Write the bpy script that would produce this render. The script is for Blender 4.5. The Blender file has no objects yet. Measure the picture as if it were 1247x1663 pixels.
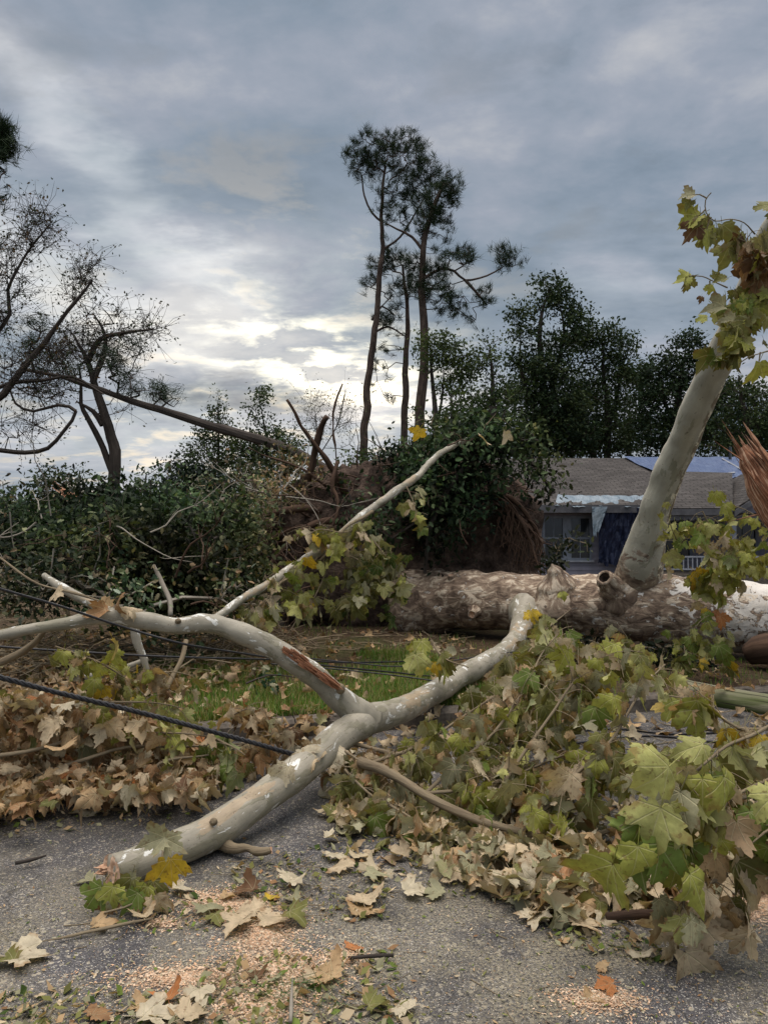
import bpy, math, random
import numpy as np
from mathutils import Vector

# ------------------------------------------------------------------ camera, sky, sun
SC = bpy.context.scene
COL = SC.collection
F_PX, HZ, CAMH = 1249.0, 862.0, 1.55
TH = math.atan((HZ - 831.5) / F_PX)
cam_d = bpy.data.cameras.new("camera")
cam = bpy.data.objects.new("camera", cam_d); COL.objects.link(cam)
cam.location = (0, 0, CAMH); cam.rotation_euler = (math.pi / 2 + TH, 0, 0)
cam_d.sensor_fit = 'VERTICAL'; cam_d.sensor_height = 36.0; cam_d.lens = F_PX / 1663 * 36.0
cam_d.clip_start = 0.05; cam_d.clip_end = 3000
SC.camera = cam
SC.view_settings.view_transform = 'Standard'; SC.view_settings.look = 'None'
SC.view_settings.exposure = 0.0; SC.view_settings.gamma = 1.0
SC.render.film_transparent = False
SC.cycles.max_bounces = 6; SC.cycles.diffuse_bounces = 3; SC.cycles.glossy_bounces = 2
SC.cycles.transmission_bounces = 3; SC.cycles.transparent_max_bounces = 4
SC.cycles.use_denoising = True

SUN_AZ, SUN_EL = math.radians(-9.5), math.radians(13.5)      # azimuth measured from +Y towards +X

class NT:
    def __init__(s, t): s.t = t; t.nodes.clear()
    def n(s, typ, ins=None, **pr):
        nd = s.t.nodes.new(typ)
        for k, v in pr.items(): setattr(nd, k, v)
        for k, v in (ins or {}).items():
            so = nd.inputs[k]
            if isinstance(v, bpy.types.NodeSocket): s.t.links.new(v, so)
            else:
                if so.type == 'RGBA' and len(v) == 3: v = (*v, 1)
                so.default_value = v
        return nd
    def m(s, op, a, b=0.0, c=0.0, clamp=False):
        return s.n('ShaderNodeMath', {0: a, 1: b, 2: c}, operation=op, use_clamp=clamp).outputs[0]
    def vm(s, op, a, b=(0, 0, 0)):
        nd = s.n('ShaderNodeVectorMath', {0: a, 1: b}, operation=op)
        return nd.outputs[1] if op in ('LENGTH', 'DOT_PRODUCT') else nd.outputs[0]
    def noise(s, v, sc, det=4.0, ro=.55, dist=0.0, col=False):
        nd = s.n('ShaderNodeTexNoise', {'Vector': v, 'Scale': sc, 'Detail': det, 'Roughness': ro, 'Distortion': dist})
        return nd.outputs[1 if col else 0]
    def vor(s, v, sc, feature='F1', out='Distance', rand=1.0):
        nd = s.n('ShaderNodeTexVoronoi', {'Vector': v, 'Scale': sc, 'Randomness': rand}, feature=feature)
        return nd.outputs[out]
    def ramp(s, f, stops, interp='LINEAR'):
        nd = s.n('ShaderNodeValToRGB', {0: f}); cr = nd.color_ramp; cr.interpolation = interp
        while len(cr.elements) < len(stops): cr.elements.new(0.5)
        for e, (p, c) in zip(cr.elements, stops):
            e.position = p
            e.color = (c, c, c, 1) if not hasattr(c, '__len__') else (*c, 1)
        return nd.outputs[0]
    def mix(s, f, a, b, blend='MIX'):
        return s.n('ShaderNodeMix', {0: f, 6: a, 7: b}, data_type='RGBA', blend_type=blend).outputs[2]
    def attr(s, name, out=1): return s.n('ShaderNodeAttribute', attribute_name=name).outputs[out]
    def pos(s): return s.n('ShaderNodeNewGeometry').outputs['Position']
    def mapv(s, v, sc=(1, 1, 1), loc=(0, 0, 0), rot=(0, 0, 0)):
        return s.n('ShaderNodeMapping', {0: v, 1: loc, 2: rot, 3: sc}).outputs[0]
    def bump(s, h, st=.5, d=.01, nrm=None):
        i = {'Height': h, 'Strength': st, 'Distance': d}
        if nrm is not None: i['Normal'] = nrm
        return s.n('ShaderNodeBump', i).outputs[0]
    def surf(s, sh): s.n('ShaderNodeOutputMaterial', {0: sh})
    def pbsdf(s, col, ro=.8, nrm=None, spec=.3, **kw):
        i = {'Base Color': col, 'Roughness': ro, 'Specular IOR Level': spec}
        if nrm is not None: i['Normal'] = nrm
        i.update(kw)
        return s.n('ShaderNodeBsdfPrincipled', i).outputs[0]

def build_world():
    w = bpy.data.worlds.new("World"); SC.world = w; w.use_nodes = True
    t = NT(w.node_tree)
    d = t.n('ShaderNodeTexCoord').outputs['Generated']
    sx = t.n('ShaderNodeSeparateXYZ', {0: d}).outputs
    x, y, z = sx[0], sx[1], sx[2]
    zz = t.m('MAXIMUM', z, 0.0)
    den = t.m('ADD', zz, 0.16)
    p = t.n('ShaderNodeCombineXYZ', {0: t.m('DIVIDE', x, den), 1: t.m('DIVIDE', y, den), 2: 0.0}).outputs[0]
    n1 = t.noise(t.mapv(p, (1.0, 1.15, 1), (3.1, .7, 0), (0, 0, .5)), 1.15, 6, .52, .25)
    n2 = t.noise(t.mapv(p, (1, 1.2, 1), (11.3, 5.7, 0)), 3.4, 6, .58, .2)
    n3 = t.noise(p, 9.0, 4, .6, .0)
    nn = t.m('ADD', t.m('MULTIPLY', n1, .62), t.m('ADD', t.m('MULTIPLY', n2, .28), t.m('MULTIPLY', n3, .10)))
    base = t.ramp(nn, [(.39, (.185, .245, .318)), (.47, (.255, .315, .395)), (.54, (.345, .385, .462)), (.62, (.54, .55, .58))])
    # azimuth / elevation of the direction, in degrees
    az = t.m('MULTIPLY', t.m('ARCTAN2', x, y), 57.2958)
    el = t.m('MULTIPLY', t.m('ARCSINE', z), 57.2958)
    wn = t.n('ShaderNodeSeparateXYZ', {0: t.noise(t.mapv(p, (1, 1.6, 1), (2, 9, 0)), 2.6, 5, .6, 0, col=True)}).outputs
    az = t.m('ADD', az, t.m('MULTIPLY', t.m('SUBTRACT', wn[0], .5), 16.0))
    el = t.m('ADD', el, t.m('MULTIPLY', t.m('SUBTRACT', wn[1], .5), 9.0))
    def lobe(a0, e0, sa, se, rot=0.0):
        c, s_ = math.cos(math.radians(rot)), math.sin(math.radians(rot))
        da = t.m('SUBTRACT', az, a0); de = t.m('SUBTRACT', el, e0)
        u = t.m('DIVIDE', t.m('ADD', t.m('MULTIPLY', da, c), t.m('MULTIPLY', de, s_)), sa)
        v = t.m('DIVIDE', t.m('SUBTRACT', t.m('MULTIPLY', de, c), t.m('MULTIPLY', da, s_)), se)
        r = t.m('ADD', t.m('MULTIPLY', u, u), t.m('MULTIPLY', v, v))
        return t.m('EXPONENT', t.m('MULTIPLY', r, -1.0))
    def scl(c, f): return t.mix(1.0, c, t.n('ShaderNodeCombineColor', {0: f, 1: f, 2: f}).outputs[0], 'MULTIPLY')
    def addc(c, f, colr): return t.mix(1.0, c, scl(colr + (1,), f) if False else t.mix(1.0, t.n('ShaderNodeCombineColor', {0: f, 1: f, 2: f}).outputs[0], colr, 'MULTIPLY'), 'ADD')
    brk = t.ramp(t.m('ADD', t.m('MULTIPLY', n2, .6), t.m('MULTIPLY', n3, .4)), [(.44, 1.0), (.54, .12)])                     # gaps in the cloud deck
    brk2 = t.ramp(n1, [(.36, .2), (.62, 1.0)])
    g_broad = lobe(-9, 12.5, 15, 8)
    g_main = t.m('MULTIPLY', lobe(-7.0, 13.2, 7.5, 2.1, -8), brk)
    g_two = t.m('MULTIPLY', lobe(-1.5, 11.6, 5.0, 2.3, -20), brk)
    g_three = lobe(.5, 9.5, 5.0, 2.0)
    g_low = lobe(-17, 6.0, 16, 3.4)
    g_stk = t.m('MULTIPLY', lobe(-19, 23, 10, 2.2, -38), brk2)
    g_stk2 = t.m('MULTIPLY', lobe(-24, 17, 8, 3.0, -25), brk2)
    g_rt = t.m('MULTIPLY', lobe(15, 16, 10, 3.0, 8), brk2)
    c = addc(base, t.m('MULTIPLY', g_broad, t.ramp(n2, [(.42, .36), (.58, .06)])), (1, .95, .78))
    c = addc(c, t.m('MULTIPLY', g_low, .22), (1, .93, .80))
    c = addc(c, t.m('MULTIPLY', g_stk, .50), (1, .96, .85))
    c = addc(c, t.m('MULTIPLY', g_stk2, .42), (1, .95, .82))
    c = addc(c, t.m('MULTIPLY', g_rt, .28), (1, .96, .88))
    dk = t.m('MULTIPLY', lobe(-7.5, 9.8, 7.5, 1.7), .45)             # darker bank of cloud under the bright gap
    c = scl(c, t.m('SUBTRACT', 1.0, dk))
    c = addc(c, t.m('MULTIPLY', g_main, .92), (1, .88, .58))
    c = addc(c, t.m('MULTIPLY', g_two, .90), (1, .86, .56))
    c = addc(c, t.m('MULTIPLY', g_three, .60), (1, .88, .74))
    # brightness added to the unseen sky overhead and behind, to light the street
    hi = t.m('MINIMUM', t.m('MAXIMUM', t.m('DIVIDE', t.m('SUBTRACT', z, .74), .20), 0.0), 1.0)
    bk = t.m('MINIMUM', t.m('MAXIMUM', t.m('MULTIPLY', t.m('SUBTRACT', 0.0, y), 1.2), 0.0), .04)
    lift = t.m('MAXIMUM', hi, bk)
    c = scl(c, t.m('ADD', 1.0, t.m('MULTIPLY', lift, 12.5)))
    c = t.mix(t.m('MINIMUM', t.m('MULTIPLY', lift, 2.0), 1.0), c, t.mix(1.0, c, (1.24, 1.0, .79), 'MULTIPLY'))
    sky = t.n('ShaderNodeTexSky', sky_type='NISHITA', sun_disc=False, sun_elevation=SUN_EL,
              sun_rotation=SUN_AZ, air_density=1.0, dust_density=1.5, ozone_density=1.0).outputs[0]
    b1 = t.n('ShaderNodeBackground', {0: sky, 1: .05})
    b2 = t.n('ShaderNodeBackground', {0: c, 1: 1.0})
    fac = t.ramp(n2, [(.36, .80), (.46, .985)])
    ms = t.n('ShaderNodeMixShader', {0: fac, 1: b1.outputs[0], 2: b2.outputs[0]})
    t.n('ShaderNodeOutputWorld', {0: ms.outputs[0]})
build_world()

sun_d = bpy.data.lights.new("sun", 'SUN'); sun_d.energy = 0.6; sun_d.angle = math.radians(20); sun_d.color = (1, .9, .76)
sun = bpy.data.objects.new("sun", sun_d); COL.objects.link(sun)
sd = Vector((math.sin(SUN_AZ) * math.cos(SUN_EL), math.cos(SUN_AZ) * math.cos(SUN_EL), math.sin(SUN_EL)))
sun.rotation_euler = sd.to_track_quat('Z', 'Y').to_euler(); sun.location = (0, 0, 30)

# ------------------------------------------------------------------ helpers
R = np.random.default_rng(7)
def P(px, py, d):
    u, v = (px - 623.5) / F_PX, -(py - 831.5) / F_PX
    dy = math.cos(TH) - v * math.sin(TH); dz = math.sin(TH) + v * math.cos(TH)
    return np.array([u * d / dy, d, CAMH + dz * d / dy])
def G(px, py, z=0.0):
    v = -(py - 831.5) / F_PX
    dy = math.cos(TH) - v * math.sin(TH); dz = math.sin(TH) + v * math.cos(TH)
    d = (z - CAMH) / dz * dy
    return P(px, py, d)
def nrm(a): return a / (np.linalg.norm(a, axis=-1, keepdims=True) + 1e-12)

def _hash(i, seed):
    h = (i[..., 0] * 374761393 + i[..., 1] * 668265263 + i[..., 2] * 2147483647 + seed * 1274126177) & 0xffffffff
    h = ((h ^ (h >> 13)) * 1274126177) & 0xffffffff
    return ((h ^ (h >> 16)) & 0xffff) / 65535.0
def vnoise(p, seed=0):
    p = np.asarray(p, float); i = np.floor(p).astype(np.int64); f = p - i; f = f * f * (3 - 2 * f)
    r = 0
    for dx in (0, 1):
        for dy in (0, 1):
            for dz in (0, 1):
                w = (f[..., 0] if dx else 1 - f[..., 0]) * (f[..., 1] if dy else 1 - f[..., 1]) * (f[..., 2] if dz else 1 - f[..., 2])
                r = r + w * _hash(i + np.array([dx, dy, dz]), seed)
    return r * 2 - 1
def fbm(p, seed=0, oct=4):
    r, a = 0, 1.0
    for k in range(oct): r = r + a * vnoise(np.asarray(p) * 2 ** k, seed + k); a *= .5
    return r

class MB:
    def __init__(s): s.V = []; s.F = []; s.C = []; s.U = []; s.M = []; s.n = 0
    def add(s, V, F, col=(1, 1, 1), uv=None, mi=0):
        V = np.asarray(V, float).reshape(-1, 3); F = np.asarray(F, np.int64)
        if F.shape[1] == 3: F = np.hstack([F, -np.ones((len(F), 1), np.int64)])
        s.V.append(V); s.F.append(np.where(F >= 0, F + s.n, -1)); s.n += len(V)
        s.C.append(np.broadcast_to(np.asarray(col, float), (len(V), 3)))
        s.U.append(np.zeros((len(V), 3)) if uv is None else np.asarray(uv, float))
        s.M.append(np.full(len(F), mi))
        return s
    def build(s, name, mats, parent=None, smooth=False):
        V = np.concatenate(s.V); F = np.concatenate(s.F); C = np.concatenate(s.C); U = np.concatenate(s.U); M = np.concatenate(s.M)
        me = bpy.data.meshes.new(name)
        me.vertices.add(len(V)); me.vertices.foreach_set('co', V.astype(np.float32).ravel())
        tot = (F >= 0).sum(1); flat = F[F >= 0]
        me.loops.add(len(flat)); me.loops.foreach_set('vertex_index', flat.astype(np.int32))
        me.polygons.add(len(F))
        me.polygons.foreach_set('loop_start', np.concatenate([[0], np.cumsum(tot)[:-1]]).astype(np.int32))
        me.polygons.foreach_set('material_index', M.astype(np.int32))
        me.polygons.foreach_set('use_smooth', np.full(len(F), smooth))
        a = me.attributes.new('Col', 'FLOAT_COLOR', 'POINT')
        a.data.foreach_set('color', np.hstack([C, np.ones((len(C), 1))]).astype(np.float32).ravel())
        a = me.attributes.new('luv', 'FLOAT_VECTOR', 'POINT'); a.data.foreach_set('vector', U.astype(np.float32).ravel())
        me.update(calc_edges=True)
        for m in (mats if isinstance(mats, (list, tuple)) else [mats]): me.materials.append(m)
        o = bpy.data.objects.new(name, me); COL.objects.link(o)
        if parent is not None:
            o.parent = parent; o.location = (0, 0, 0) if parent.parent else -Vector(parent.location)
        return o
def tag(o, label, cat, group=None):
    o['label'] = label; o['category'] = cat
    if group: o['group'] = group
    return o
def thing(name, label, cat, loc, group=None):
    o = bpy.data.objects.new(name, None); o.location = tuple(loc); o.empty_display_size = .2
    COL.objects.link(o); return tag(o, label, cat, group)
def kind(o, k): o['kind'] = k; return o

def smooth_path(pts, rad, step):
    pts = np.asarray(pts, float); rad = np.asarray(rad, float)
    q = np.vstack([2 * pts[0] - pts[1], pts, 2 * pts[-1] - pts[-2]])
    out, ro = [], []
    for i in range(len(pts) - 1):
        a, b, c, d = q[i:i + 4]
        n = max(2, int(np.linalg.norm(c - b) / step))
        for k in range(n):
            t = k / n
            out.append(.5 * ((2 * b) + (-a + c) * t + (2 * a - 5 * b + 4 * c - d) * t * t + (-a + 3 * b - 3 * c + d) * t ** 3))
            s = t * t * (3 - 2 * t); ro.append(rad[i] * (1 - s) + rad[i + 1] * s)
    out.append(pts[-1]); ro.append(rad[-1])
    return np.array(out), np.array(ro)
def tube(mb, pts, rad, sides=10, step=.1, rough=0.0, rs=4.0, seed=0, col=(1, 1, 1), wob=0.0, cap=True, oval=1.0, mi=0):
    p, r = smooth_path(pts, rad, step)
    if wob: p = p + np.stack([fbm(p * 1.7, seed + 11, 3), fbm(p * 1.7 + 7, seed + 12, 3), fbm(p * 1.7 + 13, seed + 13, 3)], 1) * wob * np.clip(np.arange(len(p)) / 4, 0, 1)[:, None]
    n = len(p); T = nrm(np.gradient(p, axis=0))
    up = np.array([0, 0, 1.0]) if abs(T[0, 2]) < .9 else np.array([1.0, 0, 0])
    X = nrm(np.cross(up, T[0])); Xs = [X]
    for i in range(1, n): X = nrm(X - T[i] * np.dot(X, T[i])); Xs.append(X)
    Xs = np.array(Xs); Ys = np.cross(T, Xs)
    s = np.concatenate([[0], np.cumsum(np.linalg.norm(np.diff(p, axis=0), axis=1))])
    th = np.arange(sides) / sides * 2 * math.pi
    c, sn = np.cos(th), np.sin(th)
    dirs = Xs[:, None] * c[None, :, None] + Ys[:, None] * sn[None, :, None] * oval
    V = p[:, None] + dirs * r[:, None, None]
    if rough: V = V + dirs * (fbm(V * rs, seed, 4) * rough * (r / r.max())[:, None] ** .5)[..., None]
    U = np.stack([np.broadcast_to(c * r.mean(), (n, sides)), np.broadcast_to(sn * r.mean(), (n, sides)), np.broadcast_to(s[:, None], (n, sides))], -1)
    i = np.arange(n - 1)[:, None]; j = np.arange(sides)[None, :]; k = (j + 1) % sides
    F = np.stack([i * sides + j, i * sides + k, (i + 1) * sides + k, (i + 1) * sides + j], -1).reshape(-1, 4)
    V = V.reshape(-1, 3); U = U.reshape(-1, 3)
    if cap:
        V = np.vstack([V, p[0], p[-1]]); U = np.vstack([U, [0, 0, 0], [0, 0, s[-1]]])
        F = np.vstack([F, [[n * sides, (b + 1) % sides, b, -1] for b in range(sides)],
                       [[n * sides + 1, (n - 1) * sides + b, (n - 1) * sides + (b + 1) % sides, -1] for b in range(sides)]])
    mb.add(V, F, col, U, mi)
    return p, r
def box(mb, a, b, col=(1, 1, 1), mi=0):
    x0, y0, z0 = a; x1, y1, z1 = b
    V = [(x0, y0, z0), (x1, y0, z0), (x1, y1, z0), (x0, y1, z0), (x0, y0, z1), (x1, y0, z1), (x1, y1, z1), (x0, y1, z1)]
    mb.add(V, [(0, 3, 2, 1), (4, 5, 6, 7), (0, 1, 5, 4), (1, 2, 6, 5), (2, 3, 7, 6), (3, 0, 4, 7)], col, None, mi)

class MT(MB):
    """stems of many shoots: every shoot becomes a twig of its own"""
    def __init__(s): super().__init__(); s.b = []
    def brk(s): s.b.append(len(s.V))
    def build(s, name, mats, parent=None, smooth=False):
        e = sorted(set(s.b + [0, len(s.V)])); out = []
        for a, z in zip(e[:-1], e[1:]):
            m = MB(); off = 0; base = sum(len(v) for v in s.V[:a])
            m.V, m.C, m.U, m.M = s.V[a:z], s.C[a:z], s.U[a:z], s.M[a:z]; m.F = [np.where(f >= 0, f - base, -1) for f in s.F[a:z]]
            out.append(m.build(name, mats, parent, smooth))
        return out[0]

# ------------------------------------------------------------------ materials
def mat(name):
    m = bpy.data.materials.new(name); m.use_nodes = True; return m, NT(m.node_tree)
def mk_leaf(name, veins=True, rough=.6, trans=.2):
    m, t = mat(name)
    col = t.attr('Col', 0); uv = t.attr('luv', 1)
    pos = t.pos()
    geo = t.n('ShaderNodeNewGeometry')
    bl = t.noise(pos, 28, 3, .6)
    col = t.mix(.55, col, t.ramp(bl, [(.3, .55), (.7, 1.25)]), 'MULTIPLY')
    if veins:
        ed = t.m('ADD', t.vm('LENGTH', t.vm('SUBTRACT', uv, (0, .35, 0))), t.m('MULTIPLY', t.m('SUBTRACT', t.noise(pos, 16, 4, .65), .5), 1.5))
        col = t.mix(t.ramp(ed, [(.52, 0.0), (.80, .75)]), col, t.mix(.5, (.17, .095, .04, 1), t.mix(1.0, col, (.8, .6, .45), 'MULTIPLY')))
    br = t.noise(t.vm('ADD', pos, (3, 1, 7)), 55, 2, .5)
    col = t.mix(t.ramp(br, [(.60, 0.0), (.68, .55)]), col, (.13, .07, .03))
    h = bl
    if veins:
        sx = t.n('ShaderNodeSeparateXYZ', {0: uv}).outputs
        dmin = None
        for a in (0, 40, -40, 84, -84):
            s_, c_ = math.sin(math.radians(a)), math.cos(math.radians(a))
            d = t.m('ABSOLUTE', t.m('SUBTRACT', t.m('MULTIPLY', sx[0], c_), t.m('MULTIPLY', sx[1], s_)))
            al = t.m('ADD', t.m('MULTIPLY', sx[0], s_), t.m('MULTIPLY', sx[1], c_))
            d = t.m('ADD', d, t.m('MULTIPLY', t.m('LESS_THAN', al, 0.0), 1.0))
            dmin = d if dmin is None else t.m('MINIMUM', dmin, d)
        v = t.ramp(dmin, [(.006, 1.0), (.02, 0.0)])
        col = t.mix(t.m('MULTIPLY', v, .45), col, t.mix(.6, col, (.62, .56, .34)))
        h = t.m('ADD', h, t.m('MULTIPLY', v, -1.2))
    under = t.mix(.28, col, (.46, .43, .30))
    col = t.mix(geo.outputs['Backfacing'], col, under)
    nr = t.bump(h, .5, .004)
    a = t.pbsdf(col, rough, nr, .16)
    b = t.n('ShaderNodeBsdfTranslucent', {0: t.mix(1.0, col, (1.25, 1.15, .6), 'MULTIPLY'), 'Normal': nr}).outputs[0]
    t.surf(t.n('ShaderNodeMixShader', {0: trans, 1: a, 2: b}).outputs[0])
    return m
M_LEAF = mk_leaf('sycamore_leaf')
def mk_far(name, trans=.2, rough=.7):
    m, t = mat(name)
    col = t.attr('Col', 0)
    a = t.pbsdf(col, rough, None, .15)
    b = t.n('ShaderNodeBsdfTranslucent', {0: t.mix(1.0, col, (1.2, 1.2, .6), 'MULTIPLY')}).outputs[0]
    t.surf(t.n('ShaderNodeMixShader', {0: trans, 1: a, 2: b}).outputs[0])
    return m
M_FAR = mk_far('foliage'); M_NEEDLE = mk_far('pine_needles', .1)
M_CHIP = mk_far('wood_chips', .0, .9)
def mk_bark(name, kind_):
    m, t = mat(name); q = t.attr('luv', 1); pos = t.pos()
    qs = t.mapv(q, (1, 1, .45))
    if kind_ == 'limb':      # smooth mottled cream, grey-green and tan skin with white flaked islands
        f1 = t.noise(qs, 9, 6, .62, .5); f2 = t.noise(t.vm('ADD', qs, (4, 2, 9)), 12, 6, .65, .8); f3 = t.noise(t.vm('ADD', qs, (14, 7, 1)), 3.2, 5, .6, .4)
        c = t.ramp(t.noise(q, 3, 4, .5), [(.3, (.24, .22, .165)), (.7, (.38, .35, .275))])
        c = t.mix(t.m('MULTIPLY', t.ramp(f1, [(.528, 0.0), (.534, 1.0)]), .72), c, (.215, .20, .135))
        c = t.mix(t.ramp(f3, [(.60, 0.0), (.606, .8)]), c, (.36, .28, .18))
        w = t.ramp(f2, [(.595, 0.0), (.605, 1.0)])
        c = t.mix(w, c, (.66, .66, .60)); st_ = t.noise(t.mapv(q, (1, 1, .12)), 38, 4, .7); c = t.mix(.45, c, t.ramp(st_, [(.3, .6), (.7, 1.25)]), 'MULTIPLY')
        sp = t.noise(q, 60, 3, .6); c = t.mix(t.ramp(sp, [(.64, 0.0), (.70, .7)]), c, (.10, .07, .045))
        c = t.mix(.35, c, t.ramp(t.noise(pos, 9, 5, .6), [(.3, .5), (.7, 1.35)]), 'MULTIPLY')
        h = t.m('ADD', t.m('MULTIPLY', w, -.6), t.m('ADD', t.m('MULTIPLY', t.ramp(f1, [(.545, 0.0), (.56, 1.0)]), .4), t.m('MULTIPLY', t.noise(q, 40, 4, .6), .5)))
        t.surf(t.pbsdf(c, .62, t.bump(h, .55, .006), .35))
    elif kind_ == 'trunk':   # old flaking brown plates towards the root end, pale skin towards the crown end
        x = t.n('ShaderNodeSeparateXYZ', {0: pos}).outputs[0]
        f1 = t.noise(t.mapv(q, (1, 1, .8)), 9, 6, .66, .6); f0 = t.noise(q, 1.6, 4, .55, .3)
        f2 = t.noise(t.mapv(t.vm('ADD', q, (9, 3, 2)), (1, 1, .7)), 9, 6, .62, .7)
        k = t.m('ADD', t.m('MULTIPLY', t.m('SUBTRACT', x, 3.3), -.16), t.m('MULTIPLY', t.m('SUBTRACT', f0, .5), .5))
        k = t.m('MINIMUM', t.m('MAXIMUM', k, -.18), .11)
        pale = t.ramp(t.noise(q, 4, 4), [(.3, (.48, .45, .39)), (.7, (.66, .63, .57))])
        flake = t.ramp(f2, [(.38, (.10, .070, .050)), (.5, (.23, .17, .12)), (.60, (.39, .31, .22))], 'LINEAR')
        fk = t.m('ADD', f1, k)
        mm = t.ramp(fk, [(.465, 0.0), (.485, 1.0)])
        c = t.mix(mm, pale, flake)
        c = t.mix(t.m('MULTIPLY', t.ramp(f2, [(.575, 0.0), (.582, 1.0)]), .8), c, (.54, .46, .35))
        c = t.mix(t.ramp(t.noise(q, 22, 3, .6), [(.66, 0.0), (.69, .75)]), c, (.06, .045, .035))
        cr = t.vor(t.mapv(q, (1, 1, .35)), 11, 'DISTANCE_TO_EDGE'); crk = t.m('MULTIPLY', t.ramp(cr, [(.0, 1.0), (.09, 0.0)]), t.m('MULTIPLY', mm, t.ramp(x, [(.35, 1.0), (.36, .6)])))
        c = t.mix(t.m('MULTIPLY', crk, .22), c, (.06, .045, .035))
        h = t.m('ADD', t.m('MULTIPLY', mm, .8), t.m('ADD', t.m('MULTIPLY', f2, 1.2), t.m('MULTIPLY', crk, -.3)))
        t.surf(t.pbsdf(c, .8, t.bump(h, .9, .02), .2))
    elif kind_ == 'upright':
        f1 = t.noise(t.mapv(q, (1, 1, .35)), 8.5, 6, .6, .5); f2 = t.noise(t.vm('ADD', q, (9, 3, 2)), 13, 5, .6, .6); s = t.n('ShaderNodeSeparateXYZ', {0: q}).outputs
        c = t.ramp(t.noise(q, 2.5, 4), [(.3, (.29, .275, .21)), (.7, (.42, .405, .32))])
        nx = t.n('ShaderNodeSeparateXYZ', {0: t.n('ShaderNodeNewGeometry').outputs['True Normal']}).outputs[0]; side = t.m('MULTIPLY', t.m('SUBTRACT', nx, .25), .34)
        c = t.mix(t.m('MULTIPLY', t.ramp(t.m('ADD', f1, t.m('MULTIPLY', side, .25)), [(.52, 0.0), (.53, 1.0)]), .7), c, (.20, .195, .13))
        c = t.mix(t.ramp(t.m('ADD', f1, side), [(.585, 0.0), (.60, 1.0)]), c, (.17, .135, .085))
        c = t.mix(.5, c, t.ramp(t.noise(t.mapv(q, (1, 1, .3)), 7, 5, .65), [(.3, .55), (.7, 1.3)]), 'MULTIPLY')
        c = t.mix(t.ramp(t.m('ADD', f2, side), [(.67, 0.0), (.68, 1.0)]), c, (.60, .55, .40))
        c = t.mix(t.ramp(t.noise(q, 20, 3, .6), [(.68, 0.0), (.72, .8)]), c, (.09, .07, .05))
        lo = t.m('ADD', t.m('MULTIPLY', t.m('SUBTRACT', .62, s[2]), .9), t.m('MULTIPLY', t.m('SUBTRACT', t.noise(q, 7, 6, .65, .5), .5), 2.2))
        fl = t.ramp(t.noise(q, 9, 6, .62, .7), [(.38, (.10, .072, .052)), (.5, (.215, .165, .12)), (.575, (.34, .28, .20)), (.59, (.50, .45, .36))])
        c = t.mix(t.ramp(lo, [(.0, 0.0), (.04, 1.0)]), c, fl)
        h = t.m('ADD', t.m('MULTIPLY', t.ramp(f1, [(.545, 0.0), (.56, 1.0)]), .5), t.m('MULTIPLY', t.noise(q, 30, 4, .6), .6))
        t.surf(t.pbsdf(c, .65, t.bump(h, .6, .01), .3))
    else:
        c1, c2, sc = {'dark': ((.025, .021, .018), (.07, .058, .048), 6), 'pine': ((.035, .026, .021), (.10, .072, .057), 5),
                      'twig': ((.13, .10, .065), (.27, .22, .14), 14), 'grey': ((.16, .14, .11), (.36, .33, .27), 9),
                      'root': ((.035, .022, .016), (.115, .07, .045), 9), 'moss': ((.10, .12, .045), (.30, .27, .20), 5)}[kind_]
        q2 = t.mapv(q, (1, 1, .15 if kind_ != 'pine' else .4)); f = t.noise(q2, sc, 6, .65, .4)
        c = t.ramp(f, [(.35, c1), (.65, c2)])
        if kind_ == 'moss':
            z = t.n('ShaderNodeSeparateXYZ', {0: t.n('ShaderNodeNewGeometry').outputs['Normal']}).outputs[2]
            c = t.mix(t.ramp(t.m('ADD', t.m('MULTIPLY', z, .5), t.m('MULTIPLY', f, .6)), [(.18, 1.0), (.45, 0.0)]), c, (.055, .075, .022))
            cr = t.noise(t.mapv(q, (1, 1, .03)), 42, 3, .5); c = t.mix(t.ramp(cr, [(.34, 1.0), (.42, 0.0)]), c, (.03, .025, .018))
        t.surf(t.pbsdf(c, .88, t.bump(f, .9, .02), .15))
    return m
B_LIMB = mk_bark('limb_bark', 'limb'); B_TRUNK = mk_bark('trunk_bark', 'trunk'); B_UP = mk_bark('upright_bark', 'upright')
B_DARK = mk_bark('dark_bark', 'dark'); B_PINE = mk_bark('pine_bark', 'pine'); B_TWIG = mk_bark('twig_bark', 'twig')
B_GREY = mk_bark('grey_bark', 'grey'); B_ROOT = mk_bark('root_bark', 'root'); B_MOSS = mk_bark('mossy_wood', 'moss')
def simple(name, c1, c2, sc, ro=.85, bump=.4, bd=.01, spec=.2, stretch=(1, 1, 1)):
    m, t = mat(name); f = t.noise(t.mapv(t.pos(), stretch), sc, 5, .6, .2)
    t.surf(t.pbsdf(t.ramp(f, [(.35, c1), (.65, c2)]), ro, t.bump(f, bump, bd), spec)); return m
M_CUT = simple('cut_wood', (.40, .22, .13), (.72, .50, .34), 30, .8, .6, .004)
M_HEART = simple('hollow_wood', (.02, .015, .012), (.08, .055, .04), 25)
def mk_splinter():
    m, t = mat('splintered_wood'); q = t.mapv(t.attr('luv', 1), (1, 1, .07)); f = t.noise(q, 60, 4, .6); g = t.noise(t.pos(), 9, 3)
    c = t.ramp(f, [(.32, (.07, .030, .020)), (.5, (.32, .14, .07)), (.62, (.60, .40, .26))])
    c = t.mix(.5, c, t.ramp(g, [(.3, .5), (.7, 1.3)]), 'MULTIPLY')
    t.surf(t.pbsdf(c, .75, t.bump(f, 1.0, .01), .2)); return m
M_SPLINT = mk_splinter()
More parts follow.
